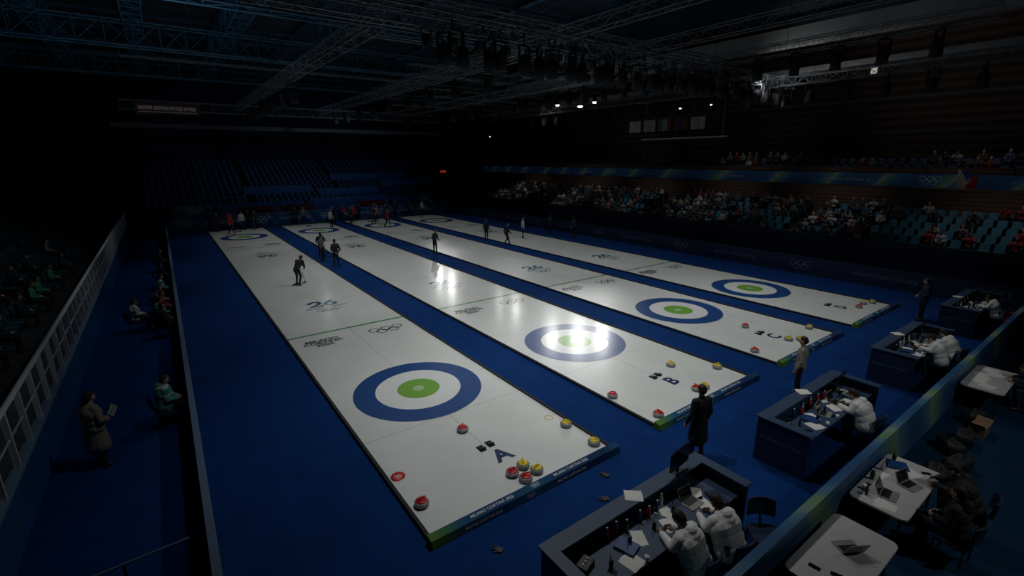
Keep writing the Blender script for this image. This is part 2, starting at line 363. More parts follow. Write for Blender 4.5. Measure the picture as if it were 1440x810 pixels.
for i,x in enumerate(SX):
    t=thing('curling_sheet','long white curling ice sheet with blue and green target rings','curling sheet',(x,0,0),group='four curling sheets')
    place('ice_surface',ice_me,t)
    place('side_bumper',side_me,t,label='low black foam edge strip')
    place('lane_lines',THIN,t,(0,0,ZI+.0005))
    for y in (0,34.75): place('target_rings',H_ME,t,(0,y,ZI+.004))
    for y in (6.4,28.35): place('hog_line',HOG,t,(0,y,ZI+.002),label='green line across the ice')
    z=ZI+.004
    place('ice_lettering',text_mesh('MILANO\nCORTINA\n2026',.31,ICE_DARK,bold=.035),t,(-1.25,5.35,z))
    place('ice_rings_print',rings_mesh(1.4,ICE_DARK),t,(1.15,5.35,z))
    place('ice_emblem',emblem_mesh(.8,ICE_NB,ICE_TEAL),t,(.05,10.4,z))
    place('ice_lettering',text_mesh('MILANO CORTINA',.21,ICE_MID,bold=.02),t,(.05,9.72,z))
    place('ice_rings_print',rings_mesh(1.1,ICE_MID),t,(.05,9.25,z))
    place('ice_emblem',emblem_mesh(.8,ICE_NB,ICE_TEAL),t,(.05,24.35,z),(0,0,math.pi))
    place('ice_lettering',text_mesh('MILANO CORTINA',.21,ICE_MID,bold=.02),t,(.05,25.1,z),(0,0,math.pi))
    place('ice_rings_print',rings_mesh(1.1,ICE_MID),t,(.05,25.6,z),(0,0,math.pi))
    place('ice_lettering',text_mesh('MILANO\nCORTINA\n2026',.31,ICE_DARK,bold=.035),t,(1.2,29.4,z),(0,0,math.pi))
    place('ice_rings_print',rings_mesh(1.4,ICE_DARK),t,(-1.15,29.4,z),(0,0,math.pi))
    place('sheet_letter',text_mesh(LET[i],.62,ICE_LET,bold=.035),t,(.12,-4.1,z))
    place('sheet_letter',text_mesh(LET[i],.62,ICE_LET,bold=.035),t,(0,38.9,z),(0,0,math.pi))
    if i==0: place('ring_mark',MB().ring(2.0,-3.5,.09,.12,0,32).mesh('r',[ICE_YEL]),t,(0,0,z),label='thin yellow circle on the ice')  # plain yellow ring laid just above the ice
    eb=thing('end_board','dark blue end board with white lettering and green end','end board',(x,YN-.02,0),group='sheet end boards')
    place('board_panel',MB().add([(-HW-.1,-.23,0),(HW+.1,-.23,0),(HW+.1,0,0),(-HW-.1,0,0),(-HW-.1,-.18,.15),(HW+.1,-.18,.15),(HW+.1,-.02,.185),(-HW-.1,-.02,.185)],[(3,2,1,0),(4,5,6,7),(0,1,5,4),(1,2,6,5),(2,3,7,6),(3,0,4,7)]).mesh('p',[ENDG]),eb,bevel=.01)
    an=math.atan2(.035,.16)
    for tx in (-1.05,.95): place('board_lettering',text_mesh('MILANO CORTINA 2026',.09,TXTW,bold=.008),eb,(tx,-.1,.17),(an,0,0))
    place('board_rings',rings_mesh(.22,TXTW),eb,(-.02,-.1,.17),(an,0,0))
    fa=math.atan2(.15,.05)
    for tx in (-1.3,.9): place('board_lettering',text_mesh('MILANO CORTINA 2026',.075,TXTW,bold=.005),eb,(tx,-.2085,.075),(fa,0,0))
    place('board_rings',rings_mesh(.2,TXTW),eb,(-.2,-.2085,.075),(fa,0,0))
    for yy,rz in ((-3.62,0),(38.4,math.pi)):
        h=thing('starting_hack','pair of black rubber footholds set in the ice','foothold',(x,yy,ZI),rz,'footholds on the ice')
        for sx in (-.13,.13):
            hb=MB(); hb.add([(-.07,-.1,0),(.07,-.1,0),(.07,.1,0),(-.07,.1,0),(-.065,-.09,.07),(.065,-.09,.07),(.06,.06,.02),(-.06,.06,.02)],[(4,5,6,7),(0,1,5,4),(1,2,6,5),(2,3,7,6),(3,0,4,7)])
            hb.box(-.08,.08,-.12,.12,0,.012)
            place('foothold_wedge',hb.mesh('h',[BLKF]),h,(sx,0 if sx<0 else .04,0))

# ------------------------------------------------------------------ stones
def stone(col,label,grp):
    t=thing('curling_stone',label,'curling stone',group=grp)
    place('stone_body',MB().lathe([(.06,0),(.10,.006),(.137,.03),(.146,.055),(.146,.075),(.135,.098),(.10,.114),(.0,.116)],28).mesh('s',[GRAN]),t)
    place('top_cap',MB().lathe([(.112,.108),(.108,.122),(.08,.13),(0,.134)],24).mesh('c',[col]),t)
    h=MB(); pts=[(-.07,.125),(-.065,.155),(-.03,.172),(.04,.175),(.085,.168)]
    for a,b2 in zip(pts,pts[1:]): h.rod((a[0],0,a[1]),(b2[0],0,b2[1]),.014,8)
    place('handle',h.mesh('h',[col]),t); return t
SR=stone(RED,'grey granite curling stone with red top and handle','red curling stones')
SY=stone(YEL,'grey granite curling stone with yellow top and handle','yellow curling stones')
reds=[(-.1,-2.72),(-2.05,-4.5),(-.1,-4.8),(.02,-5.1),(4.15,-3.72),(4.35,-5.12),(6.4,-4.87),(12.6,-2.94),(10.5,-4.42),(19.1,-4.6)]
yels=[(.24,-4.72),(.38,-5.02),(2.1,-4.05),(2.1,-5.02),(7.2,-3.42),(6.7,-4.93),(8.25,-4.39),(12.55,-4.6),(12.9,-4.85),(14.45,-4.49),(19.9,-4.5),(20.35,-4.7)]
for T,L in ((SR,reds),(SY,yels)):
    T.location=(L[0][0],L[0][1],ZI); T.rotation_euler=(0,0,1)
    for x,y in L[1:]: copy_thing(T,(x,y,ZI),random.uniform(0,6.28))
rd=thing('red_disc','flat red disc with white mark lying on the ice','disc',(-2.08,-3.42,ZI))
place('disc_body',MB().lathe([(.15,0),(.15,.012),(.14,.016),(0,.016)],32).mesh('d',[RED]),rd)
place('white_mark',MB().ribbon([(-.08,.0),(-.04,.05),(.0,.0),(.04,-.05),(.08,0)],.03,.0165).ribbon([(-.05,-.05),(.05,.05)],.025,.017).mesh('m',[WHITE]),rd)

# ------------------------------------------------------------------ boards round the floor
def long_board(name,label,x0,x1,y0,y1,h,m,group='perimeter boards',cat='barrier board',top=None):
    t=thing(name,label,cat,((x0+x1)/2,(y0+y1)/2,0),group=group)
    dx=(x1-x0)/2; dy=(y1-y0)/2
    place('board_panel',MB().box(-dx,dx,-dy,dy,0,h-.04).mesh('b',[m]),t)
    place('top_rail',MB().box(-dx-.01,dx+.01,-dy-.01,dy+.01,h-.04,h).mesh('b',[top or TRIMM]),t)
    return t
lb=long_board('perimeter_board','long glossy blue board along the carpet edge',-5.42,-5.32,-8,40.6,1.0,BLUEBOARD,top=BOARDTOP)
fb=long_board('perimeter_board','blue board with wavy pattern and white rings behind the ice',-5.3,24,41.9,42.02,1.25,AD,top=BOARDTOP)
for x in (-4.,2.5,9,15.5,21): place('board_rings',rings_mesh(1.5,TXTW),fb,(x-9.35,-.075,.65),(math.pi/2,0,0))
for x in (-.8,5.7,12.2,18.4): place('board_lettering',text_mesh('MILANO CORTINA 2026',.3,TXTW),fb,(x-9.35,-.075,.62),(math.pi/2,0,0))
rb=long_board('perimeter_board','dark blue board with faint rings beside the outer sheet',24,24.12,-9.2,41.9,1.0,NAVYP,top=NAVYP)
for y in range(-8,40,8):
    place('board_rings',rings_mesh(1.2,TXTD),rb,(-.075,y-16.3+.0,.52),(math.pi/2,0,-math.pi/2))
    place('board_lettering',text_mesh('MILANO CORTINA 2026',.26,TXTD),rb,(-.075,y-12.3,.52),(math.pi/2,0,-math.pi/2))
nb=long_board('perimeter_board','blue board with green band behind the officials desks',-1.5,24.12,-9.44,-9.32,1.08,ADG,top=ADG)
REDC=mat('dark_red_panel',(.09,.008,.012),.7,noise=.2,nscale=2)
for x in (0.5,4.5,12.5): 
    c=MB(); n=24
    for k in range(n): 
        a=k*3.4/n; c.box(a,a+3.4/n+.001,(.04 if k%2 else 0),(.08 if k%2 else .05),0,1.9)
    place('curtain',c.mesh('c',[REDC]),None,(x,42.6,0),label='dark red pleated low curtain behind the blue board',cat='curtain',group='dark red curtains')
for x,w in ((-4.6,3.2),(19.6,3.0)):
    t=thing('advert_board','tall blue board with white rings behind the ice','barrier board',(x+w/2,42.9,0),group='tall corner boards')
    place('board_panel',MB().box(-w/2,w/2,-.05,.05,0,2.3).mesh('b',[AD]),t); place('board_rings',rings_mesh(1.4,TXTW),t,(0,-.055,1.75),(math.pi/2,0,0))
BT=mat('tier_blue',(.012,.1,.3),.5,noise=.15,nscale=1)
for x,w,yy,z0,h in ((-1,8,44.3,0,2.1),(8,9,44.3,0,2.3),(17.5,6.2,44.3,0,2.1),(9.5,7,46.5,2.4,.8),(17.8,7.6,48.4,3.1,.8),(12,10,50.2,3.9,.8),(2,7,47.5,2.8,.8)):
    place('tier_barrier',MB().box(0,w,0,.08,z0,z0+h).box(-.02,w+.02,-.02,.1,z0+h,z0+h+.05).mesh('t',[BT]),None,(x,yy,0),label='blue barrier panel in front of the seating tier',cat='barrier board',group='blue tier barriers')

# ------------------------------------------------------------------ stands
NR=6; SXX=28.0; SDX=1.02; SZ0=1.0; SRI=.31
b=MB()
for r in range(NR): b.box(SXX-.5+r*SDX,SXX-.5+(r+1)*SDX,-20,50,0,SZ0+r*SRI)
b.box(27.3,27.5,-20,50,0,1.9,1); b.box(SXX-.5+NR*SDX,35.1,-20,50,0,4.57,2)
place('grandstand',b.mesh('st',[CONC,NAVYP,WS2]),label='dark stepped grandstand beside the ice hall floor',cat='grandstand')
b=MB()
for r in range(4): b.box(35.4+r*1.1,35.4+(r+1)*1.1,-20,50,0,5.0+r*.45)
b.box(35.25,35.4,-20,50,5.42,5.85,1)
place('grandstand',b.mesh('st',[CONC,WS2]),label='dark stepped upper tier above the blue banner',cat='grandstand')
b=MB()
for r in range(12): b.box(-8,26.5,44.5+r*.95,44.5+(r+1)*.95,0,1.2+r*.4)
place('grandstand',b.mesh('st',[CONC]),label='dark stepped grandstand behind the ice sheets',cat='grandstand')
b=MB()
for r in range(10): b.box(-9.6-(r+1)*.9,-9.6-r*.9,-12,42,0,.5+r*.4)
place('grandstand',b.mesh('st',[CONC]),label='dark stepped grandstand beside the glass railing',cat='grandstand')
rib=thing('ribbon_banner','long blue banner with green and white wave pattern','banner',(35.2,15,5.0))
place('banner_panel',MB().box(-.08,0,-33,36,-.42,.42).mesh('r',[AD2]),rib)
for y in (-27,-17.3,-8,1,10,19,28):
    place('banner_rings',rings_mesh(1.15,TXTW,.14),rib,(-.09,y,.02),(math.pi/2,0,-math.pi/2))
    place('banner_lettering',text_mesh('MILANO CORTINA 2026',.27,TXTW),rib,(-.09,y+4.5,-.05),(math.pi/2,0,-math.pi/2))
rail=MB()
rail.rod((35.2,-18,6.2),(35.2,50,6.2),.03); 
for y in range(-18,51,2): rail.rod((35.2,y,5.43),(35.2,y,6.2),.02)
place('balcony_railing',rail.mesh('r',[BLK]),label='thin black metal railing above the banner',cat='railing')
FL=[('white flag with pale stripes',(.25,.25,.25),(.2,.22,.25),(.25,.25,.25)),('white flag with pale stripes',(.22,.22,.24),(.18,.2,.23),(.22,.22,.24)),('green white and red flag',(.03,.09,.05),(.17,.17,.17),(.12,.03,.03)),('dark red and blue flag',(.08,.025,.03),(.02,.03,.09),(.08,.025,.03)),('white flag with pale stripes',(.24,.24,.24),(.2,.18,.18),(.24,.24,.24))]
for i,(l,a,c,d) in enumerate(FL):
    fm=[mat('flag%d%d'%(i,k),q,.8,emit=q,estr=.03) for k,q in enumerate((a,c,d))]  # faint own-colour emission stands in for light on the cloth
    b=MB()
    for k in range(12):
        y0=-k*.13; b.add([(math.sin(k)*.04,y0,-.6),(math.sin(k+1)*.04,y0-.13,-.6),(math.sin(k+1)*.04,y0-.13,.6),(math.sin(k)*.04,y0,.6)],[(0,1,2,3)],k//4)
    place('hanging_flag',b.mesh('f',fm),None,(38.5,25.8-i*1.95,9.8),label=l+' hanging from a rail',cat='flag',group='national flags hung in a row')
place('flag_rail',MB().rod((38.5,15.5,10.42),(38.5,27,10.42),.03).rod((38.5,16,10.42),(38.5,16,ZC),.015).rod((38.5,26.5,10.42),(38.5,26.5,ZC),.015).mesh('r',[BLK]),label='thin black rail carrying the row of flags',cat='rail')
place('strip_sign',MB().box(38.4,38.5,14,24,8.35,8.5).rod((38.45,14.5,8.5),(38.45,14.5,ZC),.012).rod((38.45,23.5,8.5),(38.45,23.5,ZC),.012).mesh('s',[mat('strip',(.2,.22,.25),.5,emit=(.5,.55,.6),estr=.02)]),label='long thin pale strip sign under the flags',cat='sign')
b=MB(); nx,nz=18,14
def fp(u,v): return (-.03-.03*math.sin(u*9+v*3),-1.0*u-.2*v,-1.55*v-.25*u*(1-v)+.06*math.sin(u*5)*v)
for i in range(nx):
    for j in range(nz):
        u,v=(i+.5)/nx,(j+.5)/nz; m=2 if (v<.35 and abs(u-.5)<(.35-v)*1.1) else (1 if u+.5*v>.78 else 0)
        b.add([fp(i/nx,j/nz),fp(i/nx,(j+1)/nz),fp((i+1)/nx,(j+1)/nz),fp((i+1)/nx,j/nz)],[(0,1,2,3)],m)
place('draped_flag',b.mesh('f',[mat('flag_white',(.5,.5,.5),.8),mat('flag_red',(.45,.02,.03),.8),mat('flag_blue',(.02,.07,.3),.8)]),None,(35.0,-3.6,5.75),(.12,0,0),label='white red and blue cloth flag draped over the banner',cat='flag')
clk=thing('wall_clock','small digital clock with glowing red digits','clock',(24.5,44.2,4.9))
place('clock_case',MB().box(-.8,.8,-.05,.1,-.3,.3).mesh('c',[BLK]),clk); place('clock_digits',text_mesh('0:00',.45,mat('red_led',(.5,.02,.01),emit=(1,.08,.02),estr=.45)),clk,(0,-.06,0),(math.pi/2,0,0))
place('clock_bracket',MB().rod((0,.05,-.3),(0,.05,-4.9),.04).mesh('p',[BLK]),clk)

# seats
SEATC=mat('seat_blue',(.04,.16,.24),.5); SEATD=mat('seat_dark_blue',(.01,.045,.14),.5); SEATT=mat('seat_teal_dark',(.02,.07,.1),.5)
def seat_mb():  # faces -X
    b=MB()
    b.rslab(-.22,.2,-.21,.21,.40,.44,.06)
    vs=[];n=7
    for j in range(2):
        for k in range(n):
            y=-.21+.42*k/(n-1); c=.04*(1-(2*k/(n-1)-1)**2)
            for z,xx in ((.44,.19),(.82,.27)): vs.append((xx+c+(.025 if j else 0),y,z-(.03*(abs(2*k/(n-1)-1)**3) if z>.5 else 0)))
    f=[]
    for j in range(2):
        for k in range(n-1): 
            a=j*2*n+2*k; q=(a,a+1,a+3,a+2); f.append(q if j else q[::-1])
    for k in range(n-1): f.append((2*k+1,2*k+3,2*n+2*k+3,2*n+2*k+1))
    f+= [(0,2*n,2*n+1,1),(2*n-2,2*n-1,4*n-1,4*n-2)]
    b.add(vs,f); b.box(.0,.06,-.04,.04,0,.40); return b
sm=seat_mb(); seat_me=sm.mesh('stadium_seat',[SEATC]); stuff=MB()
rowpos=[]
for r in range(NR):
    for k in range(int(58/.58)):
        y=-10+k*.58
        if k%22 in (0,1): continue
        rowpos.append((SXX+r*SDX,y,SZ0+r*SRI))
rowpos.sort(key=lambda p:p[1])
for i,p in enumerate(rowpos):
    if i<290: place('stadium_seat',seat_me,None,p,label='light blue moulded plastic stadium seat',cat='seat',group='light blue grandstand seats')
    else: stuff.merge(sm,p)
place('seat_rows',stuff.mesh('seats',[SEATC]),label='rows of light blue moulded plastic stadium seats',cat='seats',kind='stuff')
st2=MB()
def rotmb(o,a):
    q=MB(); q.f=o.f;q.m=o.m;q.sm=o.sm; c,s_=math.cos(a),math.sin(a); q.v=[(x*c-y*s_,x*s_+y*c,z) for x,y,z in o.v]; return q
smf=rotmb(sm,math.pi/2)
for r in range(12):
    for k in range(55):
        if k%16 in (0,): continue
        st2.merge(smf,(-7+k*.6,45.0+r*.95,1.2+r*.4))
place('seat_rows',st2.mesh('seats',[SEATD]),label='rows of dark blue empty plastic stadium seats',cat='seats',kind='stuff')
st3=MB(); sml=rotmb(sm,math.pi)
for r in range(10):
    for k in range(80):
        if k%18 in (0,1): continue
        st3.merge(sml,(-10.1-r*.9,-6+k*.58,.5+r*.4))
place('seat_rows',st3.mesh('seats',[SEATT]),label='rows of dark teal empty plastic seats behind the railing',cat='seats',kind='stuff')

# left low wall with clear railing
LX=-8.05
lw=thing('clear_railing','blue low parapet topped by a clear panel railing','railing',(LX,0,0))
place('parapet_panel',MB().box(-.15,0,-10,43,0,.95).mesh('w',[PARAPET]),lw)
place('top_rail',MB().rod((-.08,-10,2.1),(-.08,43,2.1),.055,8).mesh('r',[TRIMM]),lw)
place('middle_rail',MB().rod((-.08,-10,1.55),(-.08,43,1.55),.02,8).mesh('r',[TRIMM]),lw)
place('parapet_cap',MB().box(-.17,.02,-10,43,.95,.99).mesh('r',[BOARDTOP]),lw)
gl=MB().box(-.006,.006,-.4,.4,.0,.95).mesh('g',[GLASS]); po=MB().box(-.045,.045,-.045,.045,0,1.12).mesh('p',[TRIMM])
for k in range(48):
    place('clear_panel',gl,lw,(-.05,-9.38+1.08*k,1.07)); place('post',po,lw,(-.08,-9.92+1.08*k,.98))
for k in range(5): place('parapet_lettering',text_mesh('MILANO CORTINA 2026',.3,TXTD),lw,(.006,-2+k*9,.5),(math.pi/2,0,math.pi/2))
place('deck',MB().box(-9.58,-8.25,-12,42,0,.45).mesh('d',[CONC]),label='raised dark walkway behind the railing',cat='walkway')
gp=thing('gate_rail','thin pale metal rail crossing the aisle','rail',(-6.35,-4.05,0),.05)
place('top_rail',MB().rod((-.9,0,.9),(.7,0,.9),.02,8).mesh('g',[BOARDTOP]),gp)
pst=MB().rod((0,0,0),(0,0,.9),.018,8).mesh('g',[BLK])
for k in (-.88,-.1,.68): place('post',pst,gp,(k,0,0))

# ------------------------------------------------------------------ people
LBL=['skin','hair','top','pants','shoe','eye','mouth']
class Body:
    def __init__(s): s.P=[]
    def cap(s,p0,p1,r0,r1,lab,side=(1,0,0),flat=1.0):
        s.P.append((np.array(p0,float),np.array(p1,float),r0,r1,LBL.index(lab),np.array(side,float),flat))
    def frame(s,P):
        p0,p1,r0,r1,l,side,flat=P; d=p1-p0; L=np.linalg.norm(d); d=d/L if L>1e-6 else np.array([0,0,1.])
        sd=side-d*(side@d)
        if np.linalg.norm(sd)<1e-3: sd=np.cross(d,[0,1,.01]); 
        sd=sd/np.linalg.norm(sd); return d,sd,np.cross(d,sd),L
    def build(s,voxel):
        mb=MB(); n=14
        for P in s.P:
            p0,p1,r0,r1,l,side,flat=P; d,sd,f,L=s.frame(P); R=[]
            for a in (-80,-50,-22): R.append((p0+d*r0*math.sin(math.radians(a)),r0*math.cos(math.radians(a))))
            R.append((p0,r0)); R.append((p1,r1))
            for a in (22,50,80): R.append((p1+d*r1*math.sin(math.radians(a)),r1*math.cos(math.radians(a))))
            vs=[]
            for c,r in R:
                for i in range(n):
                    t=2*math.pi*i/n; vs.append(c+sd*r*math.cos(t)+f*r*flat*math.sin(t))
            fs=[(k*n+i,k*n+(i+1)%n,(k+1)*n+(i+1)%n,(k+1)*n+i) for k in range(len(R)-1) for i in range(n)]
            fs+= [tuple(reversed(range(n))),tuple((len(R)-1)*n+i for i in range(n))]
            mb.add(vs,fs)
        me=mb.mesh('tmp',[]); o=bpy.data.objects.new('tmp',me); COL.objects.link(o)
        m=o.modifiers.new('r','REMESH'); m.mode='VOXEL'; m.voxel_size=voxel
        m2=o.modifiers.new('s','SMOOTH'); m2.factor=.5; m2.iterations=2
        dg=bpy.context.evaluated_depsgraph_get(); dg.update()
        out=bpy.data.meshes.new_from_object(o.evaluated_get(dg)); bpy.data.objects.remove(o)
        nf=len(out.polygons); c=np.zeros(nf*3); out.polygons.foreach_get('center',c); c=c.reshape(-1,3)
        best=np.full(nf,1e9); lab=np.zeros(nf,int)
        for P in s.P:
            p0,p1,r0,r1,l,side,flat=P; d,sd,f,L=s.frame(P); q=c-p0
            a=q@d; t=np.clip(a/max(L,1e-6),0,1); r=r0+(r1-r0)*t
            x=q@sd; y=(q@f)/flat; z=a-t*L
            dist=np.sqrt(x*x+y*y+z*z)-r
            if l in (5,6): dist-=.006
            k=dist<best; best[k]=dist[k]; lab[k]=l
        out.materials.clear()
        for _ in LBL: out.materials.append(SKIN)
        out.polygons.foreach_set('material_index',lab.astype(np.int32)); out.polygons.foreach_set('use_smooth',[True]*nf); out.update()
        return out
def V(*a): return np.array(a,float)
POSES={
 'stand':dict(pel=(0,0,.95),ch=(0,.0,1.30),nk=(0,0,1.48),hd=(0,.03,1.64),el=[(-.25,-.03,1.13),(.25,-.03,1.13)],wr=[(-.27,.08,.88),(.27,.08,.88)],kn=[(-.11,.02,.5),(.11,.02,.5)],an=[(-.13,0,.08),(.13,-.02,.08)]),
 'front':dict(pel=(0,0,.95),ch=(0,.0,1.30),nk=(0,.02,1.48),hd=(0,.06,1.63),el=[(-.27,.03,1.14),(.27,.03,1.14)],wr=[(-.1,.22,1.05),(.1,.22,1.02)],kn=[(-.11,.02,.5),(.11,.02,.5)],an=[(-.13,0,.08),(.13,-.02,.08)]),
 'back':dict(pel=(0,0,.95),ch=(0,.0,1.30),nk=(0,0,1.48),hd=(0,.03,1.64),el=[(-.27,-.1,1.13),(.27,-.1,1.13)],wr=[(-.09,-.2,.96),(.09,-.2,.96)],kn=[(-.11,.02,.5),(.11,.02,.5)],an=[(-.14,0,.08),(.14,0,.08)]),
 'walk':dict(pel=(0,0,.93),ch=(0,.03,1.28),nk=(0,.04,1.46),hd=(0,.08,1.62),el=[(-.25,-.12,1.14),(.25,.08,1.12)],wr=[(-.25,-.06,.9),(.25,.27,.98)],kn=[(-.1,.2,.52),(.1,.0,.5)],an=[(-.1,.27,.1),(.1,-.3,.14)]),
 'lean':dict(pel=(0,-.08,.88),ch=(0,.16,1.16),nk=(0,.29,1.28),hd=(0,.4,1.38),el=[(-.22,.3,.98),(.22,.28,.96)],wr=[(-.05,.5,.95),(.07,.48,.78)],kn=[(-.14,.08,.48),(.14,.0,.46)],an=[(-.17,.05,.08),(.16,-.22,.08)]),
 'broom':dict(pel=(0,0,.94),ch=(0,.02,1.29),nk=(0,.04,1.46),hd=(0,.08,1.61),el=[(-.27,.02,1.14),(.27,.08,1.13)],wr=[(-.22,.2,.98),(.2,.3,1.1)],kn=[(-.12,.03,.5),(.12,.02,.5)],an=[(-.15,0,.08),(.14,.02,.08)]),
 'sit':dict(pel=(0,0,.56),ch=(0,.04,.9),nk=(0,.06,1.07),hd=(0,.1,1.22),el=[(-.25,.05,.77),(.25,.05,.77)],wr=[(-.1,.28,.7),(.1,.28,.7)],kn=[(-.12,.42,.56),(.12,.42,.56)],an=[(-.12,.42,.1),(.12,.4,.1)]),
 'sitlean':dict(pel=(0,0,.56),ch=(0,.16,.88),nk=(0,.25,1.03),hd=(0,.35,1.15),el=[(-.27,.28,.84),(.27,.28,.84)],wr=[(-.14,.52,.83),(.14,.5,.83)],kn=[(-.14,.4,.56),(.14,.4,.56)],an=[(-.14,.3,.1),(.14,.34,.1)]),
 'sitclap':dict(pel=(0,0,.56),ch=(0,.02,.9),nk=(0,.04,1.07),hd=(0,.07,1.22),el=[(-.26,.14,.86),(.26,.14,.86)],wr=[(-.05,.33,.98),(.05,.33,.98)],kn=[(-.14,.42,.56),(.14,.42,.56)],an=[(-.14,.42,.1),(.14,.42,.1)]),
}
def body(pose,voxel,bulk=1.0,detail=True,hood=False,hat=False,coat=False,longhair=False):
    J=POSES[pose]; B=Body(); g=lambda k:V(*J[k]); pel,ch,nk,hd=g('pel'),g('ch'),g('nk'),g('hd')
    tor=(nk-pel)/np.linalg.norm(nk-pel); up=(hd-nk)/np.linalg.norm(hd-nk); fw=V(0,1,-.15); fw=fw-up*(fw@up); fw/=np.linalg.norm(fw)
    if fw[1]<0: fw=-fw
    wa=pel+(ch-pel)*.45
    B.cap(pel-tor*.02,wa,.158*bulk,.148*bulk,'top',flat=.78); B.cap(wa,ch,.15*bulk,.172*bulk,'top',flat=.78)
    B.cap(pel-tor*.06,pel,.155,.155,'pants',flat=.76)
    if bulk>1.1:   # padded jacket: quilted hem and chest rolls
        B.cap(pel-V(.09,0,.0),pel+V(.09,0,0),.13*bulk,.13*bulk,'top'); B.cap(ch-V(.08,0,.02),ch+V(.08,0,-.02),.14*bulk,.14*bulk,'top'); B.cap(wa-V(.07,0,0),wa+V(.07,0,0),.135*bulk,.135*bulk,'top')
    if coat: B.cap(pel,pel-V(0,0,.42),.17*bulk,.21*bulk,'top',flat=.85)
    sh=[nk-tor*.065+V(-.175,0,0),nk-tor*.065+V(.175,0,0)]
    B.cap(ch+tor*.04,nk-tor*.06,.16*bulk,.1,'top',flat=.68)
    B.cap(sh[0],sh[1],.068*bulk,.068*bulk,'top')
    B.cap(nk-tor*.03,nk+tor*.01,.075,.068,'top'); B.cap(nk,hd-up*.06,.052,.052,'skin')
    B.cap(hd+up*.035-fw*.01,hd-up*.01,.088,.082,'skin',flat=1.12); B.cap(hd-up*.03+fw*.015,hd-up*.082+fw*.04,.066,.042,'skin')
    if detail:
        B.cap(hd+fw*.098-up*.005,hd+fw*.112-up*.03,.009,.014,'skin')
        for s_ in (-1,1):
            B.cap(hd+fw*.088+V(s_*.032,0,0)+up*.012,hd+fw*.089+V(s_*.036,0,0)+up*.012,.011,.011,'eye')
            B.cap(hd+V(s_*.086,0,0)+up*.012,hd+V(s_*.088,0,0)-up*.02,.014,.011,'skin')
        B.cap(hd+fw*.088-up*.056-V(.016,0,0),hd+fw*.088-up*.056+V(.016,0,0),.009,.009,'mouth')
    B.cap(hd+up*.055-fw*.018,hd+up*.0-fw*.038,.09,.084,'hair',flat=1.08)
    if longhair: B.cap(hd-fw*.05,nk-fw*.07,.07,.05,'hair')
    if hat: B.cap(hd+up*.075-fw*.01,hd+up*.1-fw*.02,.1,.075,'hair'); B.cap(hd+up*.13-fw*.02,hd+up*.14-fw*.02,.03,.03,'hair')
    if hood: B.cap(nk-tor*.02-V(0,.09,0),nk+tor*.03-V(0,.1,0),.09*bulk,.07*bulk,'top')
    for i,s_ in ((0,-1),(1,1)):
        el,wr,kn,an=V(*J['el'][i]),V(*J['wr'][i]),V(*J['kn'][i]),V(*J['an'][i]); hip=pel+V(s_*.085,0,-.03)
        B.cap(sh[i],el,.066*bulk,.05*bulk,'top'); B.cap(el,wr,.052*bulk,.038*bulk,'top')
        B.cap(hip,kn,.092,.064,'pants'); B.cap(kn,an,.064,.046,'pants')
        B.cap(an-V(0,.04,.03),an+V(s_*.02,.13,-.045),.045,.033,'shoe')
        d=(wr-el)/np.linalg.norm(wr-el); lat=np.cross(d,V(s_,0,.3)); lat/=np.linalg.norm(lat); pn=np.cross(d,lat)*s_
        if pn@V(-s_,0.2,-.3)<0: pn=-pn
        B.cap(wr,wr+d*.085,.03,.036,'skin',side=lat,flat=.5)
        if detail:
            for k,(o,L) in enumerate(((-.03,.07),(-.01,.08),(.01,.075),(.03,.058))):
                k0=wr+d*.095+lat*o; k1=k0+d*L*.5+pn*L*.2; k2=k1+d*L*.25+pn*L*.42
                B.cap(k0,k1,.0095,.009,'skin'); B.cap(k1,k2,.009,.0075,'skin')
            t0=wr+d*.03-lat*.032; t1=t0+d*.035-lat*.028+pn*.01; B.cap(t0,t1,.012,.011,'skin'); B.cap(t1,t1+d*.03+pn*.015,.011,.009,'skin')
        else: B.cap(wr+d*.09,wr+d*.14+pn*.03,.03,.022,'skin',side=lat,flat=.5)
    return B.build(voxel)
def cloth(n,c): return mat('cloth_'+n,c,.8,noise=.12,nscale=6,bump=.3)
BM={}
def person(key,pose,vox,top,pants,label,loc,rz,hair=HAIR,group=None,name='person',**kw):
    k=(pose,vox,tuple(sorted(kw.items())))
    if k not in BM: BM[k]=body(pose,vox,**kw)
    me=BM[k].copy()
    for i,m in enumerate([SKIN,hair,top,pants,SHOE,EYE,MOUTH]): me.materials[i]=m
    return place(name,me,None,loc,(0,0,rz),label=label,cat='person',group=group)
CW=cloth('white',(.5,.52,.5)); CB=cloth('black',(.012,.013,.016)); CN=cloth('navy',(.012,.02,.05)); CK=cloth('khaki',(.3,.28,.22)); CR=cloth('red',(.3,.018,.025)); CG=cloth('green',(.06,.3,.16)); CGR=cloth('grey',(.16,.17,.18)); CBE=cloth('beige',(.24,.21,.17))
CWW=mat('cloth_padded_white',(.78,.8,.78),.8,bump=.5,nscale=14,noise=.05)
CWP=mat('cloth_white_print',(.72,.74,.72),.8,bump=.5,nscale=14)
nt=CWP.node_tree; b=nt.nodes['Principled BSDF']; tc=nt.nodes.new('ShaderNodeTexCoord'); vn=nt.nodes.new('ShaderNodeTexNoise'); vn.inputs['Scale'].default_value=4.5; vn.inputs['Detail'].default_value=0
cr=nt.nodes.new('ShaderNodeValToRGB'); cr.color_ramp.interpolation='CONSTANT'; cr.color_ramp.elements[0].color=(.76,.78,.76,1); cr.color_ramp.elements[1].position=.66; cr.color_ramp.elements[1].color=(.05,.06,.08,1)
nt.links.new(tc.outputs['Object'],vn.inputs['Vector']); nt.links.new(vn.outputs['Fac'],cr.inputs['Fac']); nt.links.new(cr.outputs['Color'],b.inputs['Base Color'])
F=.0095
